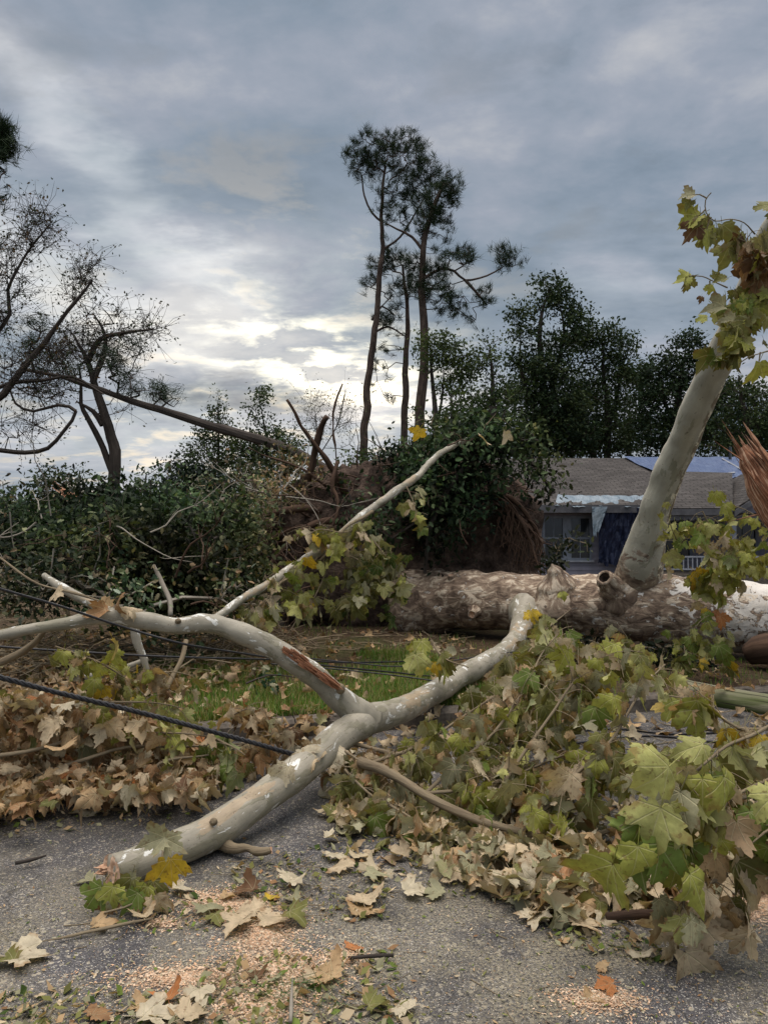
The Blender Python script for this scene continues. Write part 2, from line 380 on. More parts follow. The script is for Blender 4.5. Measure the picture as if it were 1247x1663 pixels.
def mk_soil():
    m, t = mat('root_soil'); p = t.pos(); f = t.noise(p, 3.0, 8, .7, .3); g = t.noise(t.mapv(p, (1, 1, 1)), 18, 5, .7)
    c = t.ramp(f, [(.36, (.024, .017, .013)), (.52, (.090, .064, .050)), (.64, (.20, .145, .11))])
    c = t.mix(.6, c, t.ramp(g, [(.3, .4), (.7, 1.5)]), 'MULTIPLY')
    t.surf(t.pbsdf(c, .95, t.bump(t.m('ADD', f, g), 1.0, .06), .1)); return m
M_SOIL = mk_soil()
# ------------------------------------------------------------------ ground
K0, K1 = G(480, 1197), G(1100, 1152)
KD = nrm((K1 - K0)[:2]); KN = np.array([-KD[1], KD[0]]); KA = K0[:2]
def kt(x, y): return (x - KA[0]) * KN[0] + (y - KA[1]) * KN[1]
def lawn_z(x, y):
    t_ = kt(x, y)
    return .12 + np.clip(t_ - .2, 0, 3) * .012 + .025 * fbm(np.stack([x * .9, y * .9, x * 0], -1), 5, 3) * np.clip(t_ - .15, 0, 1)
def quad_strip(mb, s, t0, t1, z, col=(1, 1, 1)):
    a = KA + KD * s[0] + KN * t0; b = KA + KD * s[1] + KN * t0; c = KA + KD * s[1] + KN * t1; d = KA + KD * s[0] + KN * t1
    mb.add([(*a, z), (*b, z), (*c, z), (*d, z)], [(0, 1, 2, 3)], col)
def mk_asphalt():
    m, t = mat('asphalt'); p = t.pos()
    v = t.n('ShaderNodeTexVoronoi', {'Vector': p, 'Scale': 230.0}); vc = v.outputs['Color']; vd = v.outputs['Distance']
    br = t.n('ShaderNodeSeparateColor', {0: vc}).outputs[0]
    c = t.ramp(br, [(.0, (.038, .037, .039)), (.55, (.074, .071, .073)), (.88, (.12, .115, .11)), (.95, (.27, .26, .235)), (1.0, (.46, .43, .37))])
    v2 = t.n('ShaderNodeTexVoronoi', {'Vector': t.vm('ADD', p, (3, 7, 0)), 'Scale': 75.0}); b2 = t.n('ShaderNodeSeparateColor', {0: v2.outputs['Color']}).outputs[1]
    c = t.mix(t.ramp(b2, [(.93, 0.0), (.95, .7)]), c, (.36, .32, .24))
    big = t.noise(p, 1.3, 6, .65, .3); c = t.mix(.9, c, t.ramp(big, [(.38, .5), (.60, 1.25)]), 'MULTIPLY')
    cw = t.vor(t.vm('ADD', p, t.mapv(t.noise(p, 2.2, 5, .6, 0, col=True), (.9, .9, 0))), .55, 'DISTANCE_TO_EDGE'); ck = t.m('MULTIPLY', t.ramp(cw, [(.002, 1.0), (.006, 0.0)]), t.ramp(big, [(.45, 0.0), (.55, .8)]))
    c = t.mix(ck, c, (.02, .02, .02))
    # pale dust of sawdust and crushed leaf trodden into the surface
    du = t.noise(t.vm('ADD', p, (5, 5, 0)), 2.1, 6, .65, .4)
    fine = t.noise(p, 90, 3, .7)
    dm = t.m('MULTIPLY', t.ramp(du, [(.40, 0.0), (.58, 1.0)]), t.ramp(fine, [(.40, 0.0), (.58, .62)]))
    yy = t.n('ShaderNodeSeparateXYZ', {0: p}).outputs[1]
    dm = t.m('MULTIPLY', dm, t.ramp(t.m('DIVIDE', yy, 10.0), [(.29, 1.0), (.42, .2)]))
    c = t.mix(dm, c, (.33, .29, .19))
    sp = None
    for (px, py, rx, ry) in SAW:
        g = G(px, py); q = t.vm('SUBTRACT', p, tuple(g)); q = t.mapv(q, (1 / rx, 1 / ry, 0))
        dd = t.m('SUBTRACT', 1.0, t.vm('LENGTH', q)); sp = dd if sp is None else t.m('MAXIMUM', sp, dd)
    sm = t.m('ADD', sp, t.m('MULTIPLY', t.m('SUBTRACT', t.noise(p, 7, 5, .7), .5), 1.4))
    sm = t.m('MULTIPLY', t.ramp(sm, [(-.1, 0.0) if False else (.0, .0), (.7, 1.0)]), t.ramp(fine, [(.36, .15), (.55, .9)]))
    c = t.mix(sm, c, t.ramp(t.noise(p, 120, 2), [(.35, (.42, .27, .16)), (.65, (.62, .47, .33))]))
    h = t.m('ADD', t.m('MULTIPLY', vd, -1.0), t.m('MULTIPLY', sm, .4))
    t.surf(t.pbsdf(c, .82, t.bump(h, .8, .004), .3)); return m
# sawdust patches: pixel, half width and half depth in metres
SAW = [(380, 1470, .15, .12), (430, 1515, .13, .17), (452, 1580, .20, .16), (420, 1635, .16, .10), (330, 1462, .09, .08), (1235, 1465, .18, .16), (1200, 1490, .08, .05), (975, 1625, .14, .07), (560, 1555, .08, .06), (300, 1590, .22, .08), (265, 1500, .08, .05)]
M_ASPH = mk_asphalt()
mb = MB(); quad_strip(mb, (-400, 400), -300, .012, 0.0); kind(mb.build('road', M_ASPH), 'structure')
M_KERB = simple('kerb_concrete', (.07, .06, .05), (.15, .13, .105), 22, .9, .5, .006)
mb = MB()
for k in range(-7, 9):
    s0, s1 = k * 2.4 + .004, k * 2.4 + 2.396
    a = KA + KD * s0; b = KA + KD * s1
    prof = [(0, -.05), (0, .10), (.03, .125), (.14, .128), (.14, -.05)]
    V = [(*(q + KN * t_), z) for q in (a, b) for t_, z in prof]
    n = len(prof); mb.add(V, [(i, i + 1, n + i + 1, n + i) for i in range(n - 1)][::1], (1, 1, 1))
kind(mb.build('kerb', M_KERB), 'structure')
def mk_lawn():
    m, t = mat('lawn_ground'); p = t.pos(); f = t.noise(p, .9, 6, .6); g = t.noise(p, 25, 5, .7)
    c = t.ramp(g, [(.32, (.030, .019, .012)), (.5, (.072, .048, .030)), (.68, (.15, .105, .062))])
    c = t.mix(t.ramp(f, [(.36, .5), (.52, 0.0)]), c, (.045, .065, .018))
    t.surf(t.pbsdf(c, .95, t.bump(g, 1.0, .04), .1)); return m
M_LAWN = mk_lawn()
ss = np.concatenate([[-700, -300, -120, -60], np.arange(-30, 40.1, .4), [60, 120, 300, 700]])
tt = np.concatenate([np.arange(.135, 14, .3), [16, 20, 26, 40, 80, 200, 900]])
S_, T_ = np.meshgrid(ss, tt)
X_ = KA[0] + KD[0] * S_ + KN[0] * T_; Y_ = KA[1] + KD[1] * S_ + KN[1] * T_
Z_ = lawn_z(X_, Y_)
nc = len(ss); i = np.arange(len(tt) - 1)[:, None]; j = np.arange(nc - 1)[None]
mb = MB(); mb.add(np.stack([X_, Y_, Z_], -1), np.stack([i * nc + j, i * nc + j + 1, (i + 1) * nc + j + 1, (i + 1) * nc + j], -1).reshape(-1, 4))
kind(mb.build('lawn', M_LAWN, smooth=True), 'structure')
# grass blades
def grass(n, smin, smax, tmin, tmax, seed):
    r = np.random.default_rng(seed)
    s = r.uniform(smin, smax, n); t_ = r.uniform(tmin, tmax, n)
    x = KA[0] + KD[0] * s + KN[0] * t_; y = KA[1] + KD[1] * s + KN[1] * t_
    pn = fbm(np.stack([x * 1.1, y * 1.1, x * 0], -1), 21, 3)
    k = pn > r.uniform(-.9, .35, n) + .25 * np.clip(t_ - 1.0, 0, 3) + .6 * (s < -1.2) * (s > -9)
    x, y = x[k], y[k]; n = len(x)
    h = r.uniform(.04, .10, n); a = r.uniform(0, 6.28, n); lean = r.uniform(.1, .8, n) * h
    b = np.stack([x, y, lawn_z(x, y) - .005], -1); w = np.stack([np.cos(a), np.sin(a), 0 * a], -1) * .0045
    tip = b + np.stack([-np.sin(a) * lean, np.cos(a) * lean, h], -1)
    V = np.stack([b - w, b + w, tip], 1).reshape(-1, 3)
    c = np.stack([r.uniform(.07, .17, n), r.uniform(.135, .24, n), r.uniform(.02, .05, n)], -1)
    dry = r.random(n) < .2; c[dry] = (.32, .26, .12)
    mb.add(V, np.arange(3 * n).reshape(-1, 3), np.repeat(c, 3, 0))
mb = MB(); grass(52000, -1.5, 1.9, .15, 2.6, 3); grass(12000, -6, 9, .15, 5.5, 4)
kind(tag(mb.build('grass', M_FAR), 'short green grass showing through dead leaves beyond the kerb', 'grass'), 'stuff')

# ------------------------------------------------------------------ house
def mk_brick(name, c1, c2, cm, sc, bw, bh, stretch):
    m, t = mat(name)
    p = t.mapv(t.attr('luv', 1), stretch)
    nd = t.n('ShaderNodeTexBrick', {'Vector': p, 'Color1': c1, 'Color2': c2, 'Mortar': cm, 'Scale': sc, 'Mortar Size': .012, 'Brick Width': bw, 'Row Height': bh, 'Bias': 0.0})
    c = nd.outputs[0]; f = t.noise(t.pos(), .8, 5, .6); g = t.noise(t.pos(), 14, 4, .6)
    c = t.mix(.7, c, t.ramp(f, [(.3, .65), (.7, 1.3)]), 'MULTIPLY'); c = t.mix(.5, c, t.ramp(g, [(.3, .6), (.7, 1.3)]), 'MULTIPLY')
    t.surf(t.pbsdf(c, .92, t.bump(t.m('SUBTRACT', g, nd.outputs[1]), .6, .02), .15)); return m
M_SHING = mk_brick('shingles', (.055, .051, .047), (.088, .081, .075), (.026, .023, .021), 1.0, .32, .14, (1, 1, 1))
M_SIDING = simple('siding', (.17, .165, .19), (.23, .22, .26), 3, .7, .1)
M_TRIM = simple('painted_trim', (.14, .16, .185), (.19, .21, .24), 6, .6, .1)
M_FASC = simple('fascia', (.07, .07, .075), (.11, .11, .115), 6, .6, .1)
M_WHITE = simple('white_paint', (.24, .255, .28), (.33, .345, .37), 8, .5, .1)
def mk_glass():
    m, t = mat('window_glass'); t.surf(t.pbsdf((.02, .025, .03), .12, t.bump(t.noise(t.pos(), 2, 2), .1, .02), .5)); return m
M_GLASS = mk_glass()
def mk_tarp(name, c1, c2):
    m, t = mat(name); p = t.pos(); f = t.noise(t.mapv(p, (1, 1, .6)), 3, 5, .6, .6); w = t.noise(t.mapv(p, (6, 1, .5)), 2, 4, .6, .3)
    t.surf(t.pbsdf(t.ramp(f, [(.3, c1), (.7, c2)]), .5, t.bump(w, .9, .08), .4)); return m
M_TARP = mk_tarp('blue_tarp', (.040, .070, .155), (.08, .12, .215)); M_TARP2 = mk_tarp('pale_tarp', (.10, .15, .19), (.26, .31, .34)); M_NAVY = mk_tarp('navy_tarp', (.006, .010, .030), (.014, .022, .055))
DH = 22.0
hx = lambda px, d=DH: P(px, 850, d)[0]
hz = lambda py, d=DH: P(600, py, d)[2]
house = thing('house', 'low pale-sided bungalow with shingle roof and covered porch behind the fallen tree', 'house', (hx(1030), DH + 3, .12))
def plate(mb, pts, th=.04, uvs=None, col=(1, 1, 1)):
    p = np.array(pts, float); n = nrm(np.cross(p[1] - p[0], p[2] - p[0])); q = p - n * th; k = len(p)
    ex = nrm(p[1] - p[0]); ey = np.cross(n, ex); uv = np.stack([(p - p[0]) @ ex, (p - p[0]) @ ey, 0 * p[:, 0]], -1)
    V = np.vstack([p, q]); U = np.vstack([uv, uv])
    F = []
    if k == 4: F = [(0, 1, 2, 3), (7, 6, 5, 4)]
    else: F = [(0, 1, 2, -1), (5, 4, 3, -1)]
    F += [(i, i + k, (i + 1) % k + k, (i + 1) % k) for i in range(k)]
    mb.add(V, F, col, U)
x0, x1, xr = hx(872), hx(1046), hx(1560)
ze, zr = hz(822), hz(744, DH + 4.3)
YR = DH + 4.3
def siding(mb, xa, xb, y, z0, z1, gaps=()):
    z = z0
    while z < z1 - .01:                       # clapboards, each tilted so its foot stands proud
        zt = min(z + .14, z1); segs = [(xa, xb)]
        for (ga, gb, gz0, gz1) in gaps:
            if zt > gz0 + .02 and z < gz1 - .02: segs = [s for q in segs for s in ((q[0], min(q[1], ga)), (max(q[0], gb), q[1])) if s[1] > s[0]]
        for a, b in segs:
            V = [(a, y - .018, z), (b, y - .018, z), (b, y, zt), (a, y, zt), (a, y + .1, z), (b, y + .1, z), (b, y + .1, zt), (a, y + .1, zt)]
            mb.add(V, [(0, 1, 2, 3), (0, 4, 5, 1), (4, 7, 6, 5), (3, 2, 6, 7), (0, 3, 7, 4), (1, 5, 6, 2)])
        z += .14
w1 = (hx(884), hx(956), hz(906), hz(842))
mb = MB(); siding(mb, x0, x1, DH, .0, ze, [w1]); box(mb, (x0, DH + .11, 0), (x0 + .1, DH + 8, ze)); box(mb, (hx(790, DH + 1.2), DH + 1.2, 0), (x0, DH + 1.3, ze)); mb.build('wall', M_SIDING, house)
mb = MB(); box(mb, (x0 - .02, DH - .04, .1), (x0 + .12, DH - .022, ze)); mb.build('corner_board', M_WHITE, house)
def window(x0, x1, z0, z1, y, sash=2, mt=M_TRIM):
    mb = MB(); w = .07
    box(mb, (x0 - w, y - .05, z0 - w), (x1 + w, y + .04, z0)); box(mb, (x0 - w, y - .05, z1), (x1 + w, y + .04, z1 + w))
    box(mb, (x0 - w, y - .05, z0), (x0, y + .04, z1)); box(mb, (x1, y - .05, z0), (x1 + w, y + .04, z1))
    for k in range(1, sash): xm = x0 + (x1 - x0) * k / sash; box(mb, (xm - .12, y - .048, z0), (xm + .12, y + .04, z1))
    for k in range(sash):
        a = x0 + (x1 - x0) * k / sash + (.12 if k else 0); b = x0 + (x1 - x0) * (k + 1) / sash - (.12 if k < sash - 1 else 0)
        zm = (z0 + z1) / 2; box(mb, (a, y - .03, zm - .03), (b, y + .03, zm + .03))
        box(mb, ((a + b) / 2 - .01, y - .02, z0), ((a + b) / 2 + .01, y + .02, zm - .03)); box(mb, ((a + b) / 2 - .01, y - .02, zm + .03), ((a + b) / 2 + .01, y + .02, z1))
    f = mb.build('window', mt, house)
    mb = MB(); box(mb, (x0, y + .0, z0), (x1, y + .012, z1)); g = mb.build('pane', M_GLASS, f); g.location = (0, 0, 0)
    mb = MB(); box(mb, (x0 - .12, y - .10, z0 - w - .05), (x1 + .12, y - .001, z0 - w)); s = mb.build('sill', M_WHITE, f); s.location = (0, 0, 0)
window(w1[0], w1[1], w1[2], w1[3], DH + .02)
# main roof (one long slope up to the ridge, one down the back), eave board
mb = MB(); xa, xb = hx(790), hx(1500)
plate(mb, [(xa - .5, DH - .55, ze + .02), (xb, DH - .55, ze + .02), (xb, YR, zr), (xa - .5, YR, zr)], .08)
plate(mb, [(xb, DH + 9, ze), (xa - .5, DH + 9, ze), (xa - .5, YR + .003, zr), (xb, YR + .003, zr)], .08)
roof = mb.build('roof', M_SHING, house)
mb = MB(); box(mb, (xa - .5, DH - .58, ze - .2), (hx(1046), DH - .553, ze + .02)); box(mb, (xa - .5, DH - .55, ze - .2), (hx(1046), DH + .0, ze - .17)); mb.build('fascia', M_FASC, house)
mb = MB(); tube(mb, [(hx(1186, 26), 26.0, zr - .3), (hx(1186, 26), 26.0, zr + .35)], [.05, .05], 10); s = mb.build('vent_pipe', M_GLASS, roof); s.location = (0, 0, 0)
# porch bay on the right: recessed wall, posts, cross gable
DP = DH - 1.6; yb = DH + 1.2
px0, px1 = hx(1050, DP), hx(1180, DP)
zpe = hz(826, DP); zpr = hz(770, DP + 3)
mb = MB(); siding(mb, x1, xr, yb, 0.0, ze, [(hx(1075, yb), hx(1118, yb), hz(905, yb), hz(850, yb)), (hx(1185, yb), hx(1225, yb), hz(905, yb), hz(845, yb))]); box(mb, (x1 - .1, DH + .11, 0), (x1, yb, ze)); mb.build('porch_wall', M_SIDING, house)
window(hx(1075, yb), hx(1118, yb), hz(905, yb), hz(850, yb), yb + .02, 1); window(hx(1185, yb), hx(1225, yb), hz(905, yb), hz(845, yb), yb + .02, 1)
xg = hx(1290, DP)                                            # centre line of the gable
zg = hz(757, DP)
mb = MB(); xl = px0 - .1; xe = xg + (xg - px1)
plate(mb, [(xl, DP - .35, zpe), (px1, DP - .35, zpe), (hx(1215, DH), DH + 1.0, zr - .75), (hx(1110, DH + 2), DH + 2.2, zr - .62)], .07)
mb.build('porch_roof', M_SHING, house)
mb = MB()
plate(mb, [(px1, DP - .4, zpe - .02), (px1, DH + 1.5, zpe - .02), (xg, DH + 1.5, zg), (xg, DP - .4, zg)][::-1], .07)
plate(mb, [(xe, DP - .4, zpe - .02), (xe, DH + 1.5, zpe - .02), (xg, DH + 1.5, zg), (xg, DP - .4, zg)], .07)
mb.build('gable_roof', M_SHING, house)
mb = MB()
for a, b in (((px1, zpe - .10), (xg, zg - .08)), ((xg, zg - .08), (xe, zpe - .10))):
    V = [(a[0], DP - .44, a[1] - .12), (b[0], DP - .44, b[1] - .12), (b[0], DP - .44, b[1] + .03), (a[0], DP - .44, a[1] + .03)]
    V += [(x, y + .035, z) for x, y, z in V]; mb.add(V, [(0, 1, 2, 3), (7, 6, 5, 4), (0, 4, 5, 1), (2, 6, 7, 3)])
box(mb, (xl, DP - .39, zpe - .18), (px1 - .02, DP - .36, zpe - .02))
mb.build('rake_board', M_FASC, house)
mb = MB(); V = [(px1 + .1, DP - .2, zpe - .12), (xe - .1, DP - .2, zpe - .12), (xg, DP - .2, zg - .12)]; V += [(x, y + .06, z) for x, y, z in V]
mb.add(V, [(0, 1, 2), (5, 4, 3), (0, 3, 4), (0, 4, 1)]); mb.build('gable_wall', M_SIDING, house)
mb = MB()                                                    # scalloped valance
x = px0 + .25; zt = zpe - .18
while x < px1 + 2.6:
    a = np.linspace(math.pi, 2 * math.pi, 9); cx = x + .09
    V = [(x, DP - .33, zt), (x + .18, DP - .33, zt)] + [(cx + .09 * math.cos(q), DP - .33, zt - .07 + .07 * math.sin(q)) for q in a[::-1]]
    n = len(V); V = V + [(p[0], DP - .31, p[2]) for p in V]
    mb.add(V, [(0, i + 1, i, -1) for i in range(1, n - 1)] + [(i, (i + 1) % n, (i + 1) % n + n, i + n) for i in range(n)]); x += .18
mb.build('valance', M_FASC, house)
for q in (1062, 1180, 1300):
    mb = MB(); xx = hx(q, DP); box(mb, (xx - .11, DP - .30, .12), (xx + .11, DP - .10, zpe - .16)); mb.build('porch_post', M_TRIM, house)
mb = MB(); za, zb = hz(925, DP), hz(905, DP); xA, xB = hx(1066, DP), hx(1112, DP)
for z in (za, zb): box(mb, (xA, DP - .23, z), (xB + 2.2, DP - .19, z + .04))
x = xA
while x < xB + 2.2: box(mb, (x, DP - .22, za + .04), (x + .025, DP - .20, zb)); x += .12
mb.build('railing', M_WHITE, house)
mb = MB(); box(mb, (px0 - .1, DP - .4, .0), (xe + .1, yb - .01, .42)); mb.build('porch_floor', M_KERB, house)
# tarps
def drape(pts, nx, ny, amp, seed, off=.03, rag=0.0):
    a, b, c, d = [np.array(p, float) for p in pts]; u, v = np.meshgrid(np.linspace(0, 1, nx), np.linspace(0, 1, ny))
    u_, v_ = u[..., None], v[..., None]
    p = (a * (1 - u_) + b * u_) * (1 - v_) + (d * (1 - u_) + c * u_) * v_
    n = nrm(np.cross(b - a, d - a)); w = fbm(np.stack([u * 9, v * 2.2, u * 0], -1), seed, 4)
    p = p + n * (off + amp * np.abs(w))[..., None]
    if rag: p[0] += (d - a) / np.linalg.norm(d - a) * rag * fbm(np.stack([u[0] * 14, u[0] * 0, u[0] * 0], -1), seed + 3)[:, None]
    i = np.arange(ny - 1)[:, None]; j = np.arange(nx - 1)[None]
    return p.reshape(-1, 3), np.stack([i * nx + j, i * nx + j + 1, (i + 1) * nx + j + 1, (i + 1) * nx + j], -1).reshape(-1, 4)
def rp(px, py):                                              # point on the front roof slope
    for d in np.linspace(DH - .6, YR, 400):
        p = P(px, py, d)
        if p[2] <= ze + (zr - ze) * (d - DH + .55) / (YR - DH + .55): return p
    return P(px, py, YR)
mb = MB(); mb.add(*drape([rp(1105, 792), rp(1225, 772), (hx(1260, YR), YR, zr), (hx(1012, YR), YR, zr)], 40, 14, .05, 3))
tag(mb.build('roof_tarp', M_TARP), 'blue tarpaulin spread over the ridge end of the house roof', 'tarp')
mb = MB(); mb.add(*drape([P(900, 823, DH - .56), P(1048, 826, DH - .56), rp(1046, 808), rp(905, 806)], 50, 6, .05, 9, .03, .08)); V, F = drape([P(962, 868, DH - .63), P(970, 868, DH - .63), P(985, 823, DH - .60), P(960, 823, DH - .60)], 6, 14, .04, 4, .02, .15); mb.add(V, F)
tag(mb.build('eave_tarp', M_TARP2), 'torn pale blue plastic sheet wrapped along the house eave', 'tarp')
mb = MB(); mb.add(*drape([P(970, 916, DH - .3), P(1034, 918, DH - .3), P(1036, 824, DH - .52), P(972, 824, DH - .52)], 30, 20, .12, 12, .0, .05))
tag(mb.build('hanging_tarp', M_NAVY), 'dark navy tarpaulin hanging from the eave over the house wall', 'tarp')
mb = MB()
def batten(a, b, w=.05):
    a, b = np.array(a), np.array(b); tube(mb, [a, b], [w, w], 4, 10)
batten(rp(1112, 784) + [0, -.1, .08], rp(1190, 772) + [0, -.1, .08], .035); batten(rp(1170, 748) + [0, -.1, .06], rp(1205, 768) + [0, -.1, .06], .03); batten(P(1100, 801, DH), P(1160, 778, DH + .8), .03)
tag(mb.build('roof_batten', M_WHITE), 'thin white strips of timber holding down the blue roof tarp', 'batten')
# ------------------------------------------------------------------ trees behind
def frusta(mb, A, B, ra, rb, sides=5, col=(1, 1, 1)):
    T = nrm(B - A); up = np.where(np.abs(T[:, 2:3]) < .9, np.array([[0, 0, 1.0]]), np.array([[1.0, 0, 0]]))
    X = nrm(np.cross(up, T)); Y = np.cross(T, X); th = np.arange(sides) / sides * 2 * math.pi
    D = X[:, None] * np.cos(th)[None, :, None] + Y[:, None] * np.sin(th)[None, :, None]
    V = np.concatenate([A[:, None] + D * ra[:, None, None], B[:, None] + T[:, None] * rb[:, None, None] * .3 + D * rb[:, None, None]], 1)
    n = len(A); L = np.linalg.norm(B - A, axis=1)
    s = np.cumsum(L); U = np.concatenate([D * ra[:, None, None], D * ra[:, None, None]], 1).copy()
    U[..., 2] = 0; U[:, :sides, 2] += (s - L)[:, None]; U[:, sides:, 2] += s[:, None]
    j = np.arange(sides); k = (j + 1) % sides
    F = np.stack([j, k, k + sides, j + sides], -1)[None] + (np.arange(n) * 2 * sides)[:, None, None]
    mb.add(V.reshape(-1, 3), F.reshape(-1, 4), col, U.reshape(-1, 3))
def grow(mb, trunks, att, r, seg=.5, wig=.1, tip=.012, pw=.45, lift=.35, sag=0.0, rfac=.55):
    """trunks: list of (points, radii). Adds limbs and twigs that reach every attractor."""
    pos, par, rad = [], [], []
    for pts, rr in trunks:
        p, q = smooth_path(pts, rr, seg * .6); st = len(pos)
        p = p + np.stack([fbm(p * .5 + 3, 1), fbm(p * .5 + 9, 2), p[:, 0] * 0], 1) * min(.12, rr[0] * .5)
        for i in range(len(p)): pos.append(p[i]); par.append(st + i - 1 if i else -1); rad.append(q[i])
    nt = len(pos); M = 120000; PS = np.zeros((M, 3)); PS[:nt] = pos; n = nt; par = list(par)
    att = np.asarray(att); d0 = np.array([np.min(np.linalg.norm(PS[:nt] - a, axis=1)) for a in att]); att = att[np.argsort(d0)]
    for a in att:
        d = PS[:n] - a; L = np.linalg.norm(d, axis=1); hor = np.hypot(d[:, 0], d[:, 1])
        cost = L + .9 * np.maximum(0, d[:, 2] + lift * hor)
        b = int(np.argmin(cost)); A = PS[b].copy(); D = L[b]
        m = max(1, int(D / seg)); prev = b
        mid = (A + a) / 2 + np.array([0, 0, .12 * D - sag * D]) + r.normal(0, wig * D, 3)
        for k in range(1, m + 1):
            t_ = k / m; q = (1 - t_) ** 2 * A + 2 * t_ * (1 - t_) * mid + t_ * t_ * a
            if k < m: q = q + r.normal(0, wig * seg * .5, 3)
            PS[n] = q; par.append(prev); prev = n; n += 1
    acc = np.zeros(n); ch = np.zeros(n, int)
    for i in range(n - 1, nt - 1, -1):
        if acc[i] == 0: acc[i] = 1
        if par[i] >= nt: acc[par[i]] += acc[i]
    R_ = np.zeros(n); R_[:nt] = rad; R_[nt:] = tip * acc[nt:] ** pw
    for i in range(nt, n): R_[i] = min(R_[i], R_[par[i]] * (rfac if par[i] < nt else 1.0))
    idx = np.array([i for i in range(n) if par[i] >= 0]); pa = np.array(par)[idx]
    ra = np.where((pa < nt) & (idx >= nt), R_[idx] * 1.25, R_[pa]); big = R_[idx] > .06
    for msk, sd_ in ((big, 8), (~big, 4)):
        if msk.any(): frusta(mb, PS[pa[msk]], PS[idx[msk]], ra[msk], R_[idx[msk]], sd_)
    return PS[:n], np.array(par), R_
def ell_pts(r, ells, d, dens, dd=None, shell=.0, thr=.22, cl=.55):
    out = []
    for (px, py, rx, ry, *k) in ells:
        n = max(3, int(rx * ry * dens * (k[0] if k else 1))); q = nrm(r.normal(size=(n, 3))) * (r.random((n, 1)) ** (1 / 3 if not shell else shell))
        sc = d / F_PX; c = P(px, py, d); out.append(c + q * np.array([rx * sc, (dd or (rx + ry) / 2) * sc, ry * sc]))
    out = np.vstack(out); c = fbm(out * cl + 17, 71, 3); return out[c > np.quantile(c, thr)] if thr else out
def rand_frames(r, n, flat=.0):
    t_ = nrm(r.normal(size=(n, 3)) * [1, 1, 1 - flat]); u = nrm(r.normal(size=(n, 3)) + [0, 0, flat * 2]); x = nrm(np.cross(t_, u)); return x, t_, np.cross(x, t_)
def leaf_cards(mb, r, C, per, spread, size, cols, flat=.3, aspect=.55):
    n = len(C) * per; c = np.repeat(C, per, 0) + r.normal(0, spread, (n, 3)) * [1, 1, .75]
    x, t_, z = rand_frames(r, n, flat); co = np.repeat(nrm(r.normal(size=(len(C), 3)) + [0, 0, -.25]), per, 0); t_ = nrm(t_ + co * .9); x = nrm(np.cross(t_, z + .01)); z = np.cross(x, t_); s = size * r.uniform(.6, 1.3, n)[:, None]
    V = np.stack([c, c + x * s * aspect * .5 + t_ * s * .45 + z * s * .08, c + t_ * s, c - x * s * aspect * .5 + t_ * s * .45 + z * s * .08], 1)
    ci = np.repeat(r.integers(0, len(cols), len(C)), per); col = np.array(cols)[ci] * r.uniform(.7, 1.3, (n, 1))
    mb.add(V.reshape(-1, 3), np.arange(4 * n).reshape(-1, 4), np.repeat(col, 4, 0))
GREEN = [(.028, .046, .018), (.038, .060, .022), (.050, .068, .026), (.022, .040, .020)]
DGREEN = [(.016, .030, .015), (.022, .040, .018), (.030, .045, .02)]
LGREEN = [(.055, .085, .030), (.075, .100, .035), (.05, .07, .03)]
BRN = [(.10, .06, .03), (.07, .055, .03), (.05, .05, .02)]
def tree(name, label, cat, trunks, d, ells, seed, r0=.2, r1=.05, dens=.035, per=14, spread=.28, leaf=.17, cols=GREEN, bark=None, tip=.012, wig=.12, seg=.6, group=None, twigs=0, crown=True, dd=None, lift=.35, flat=.3, ground=True, thr=.14):
    r = np.random.default_rng(seed)
    tr = []
    for k, tp in enumerate(trunks):
        dk = d; pts = []
        for q in tp: pts.append(P(q[0], q[1], q[2] if len(q) > 2 else d))
        if k == 0 and ground: pts[0] = np.array([pts[0][0], pts[0][1], 0.0])
        a, b = (r0, min(r1, .03)) if k == 0 else (r0 * .5, .02)
        tr.append((pts, list(np.linspace(1, 0, len(pts)) ** .8 * (a - b) + b)))
    root = thing(name, label, cat, tuple(tr[0][0][0]), group)
    att = ell_pts(r, ells, d, dens, dd, thr=thr)
    mb = MB()
    PS, par, RR = grow(mb, tr, att, r, seg, wig, tip, lift=lift)
    if twigs:
        b = np.repeat(att, twigs, 0); n = len(b); a1 = b + nrm(r.normal(size=(n, 3)) + [0, 0, .2]) * r.uniform(.2, .7, (n, 1)); a2 = a1 + nrm((a1 - b) + r.normal(0, .3, (n, 3))) * r.uniform(.15, .5, (n, 1))
        w = np.full(n, tip * .8); frusta(mb, b, a1, w, w * .8, 3); frusta(mb, a1, a2, w * .8, w * .4, 3)
        att = np.vstack([att, a2])
    mb.build('trunk', bark or B_DARK, root)
    if crown:
        mb = MB(); leaf_cards(mb, r, att, per, spread, leaf, cols, flat); mb.build('crown', M_FAR, root)
    return root
def tufts(mb, r, C, out, n=32, ln=.44, w=.022, cols=GREEN):
    N = len(C) * n; c = np.repeat(C, n, 0) + r.normal(0, .05, (N, 3)); o = np.repeat(out, n, 0)
    dr = nrm(o * 1.0 + r.normal(0, .55, (N, 3))); l = ln * r.uniform(.6, 1.15, (N, 1)); x = nrm(np.cross(dr, r.normal(size=(N, 3)))) * w * .5
    s0 = c - o * r.uniform(0, .25, (N, 1)); V = np.stack([s0 - x, s0 + x, s0 + dr * l], 1)
    col = np.array(cols)[np.repeat(r.integers(0, len(cols), len(C)), n)] * r.uniform(.7, 1.3, (N, 1))
    mb.add(V.reshape(-1, 3), np.arange(3 * N).reshape(-1, 3), np.repeat(col, 3, 0))
PINEC = [(.014, .028, .014), (.020, .038, .017), (.028, .047, .020)]
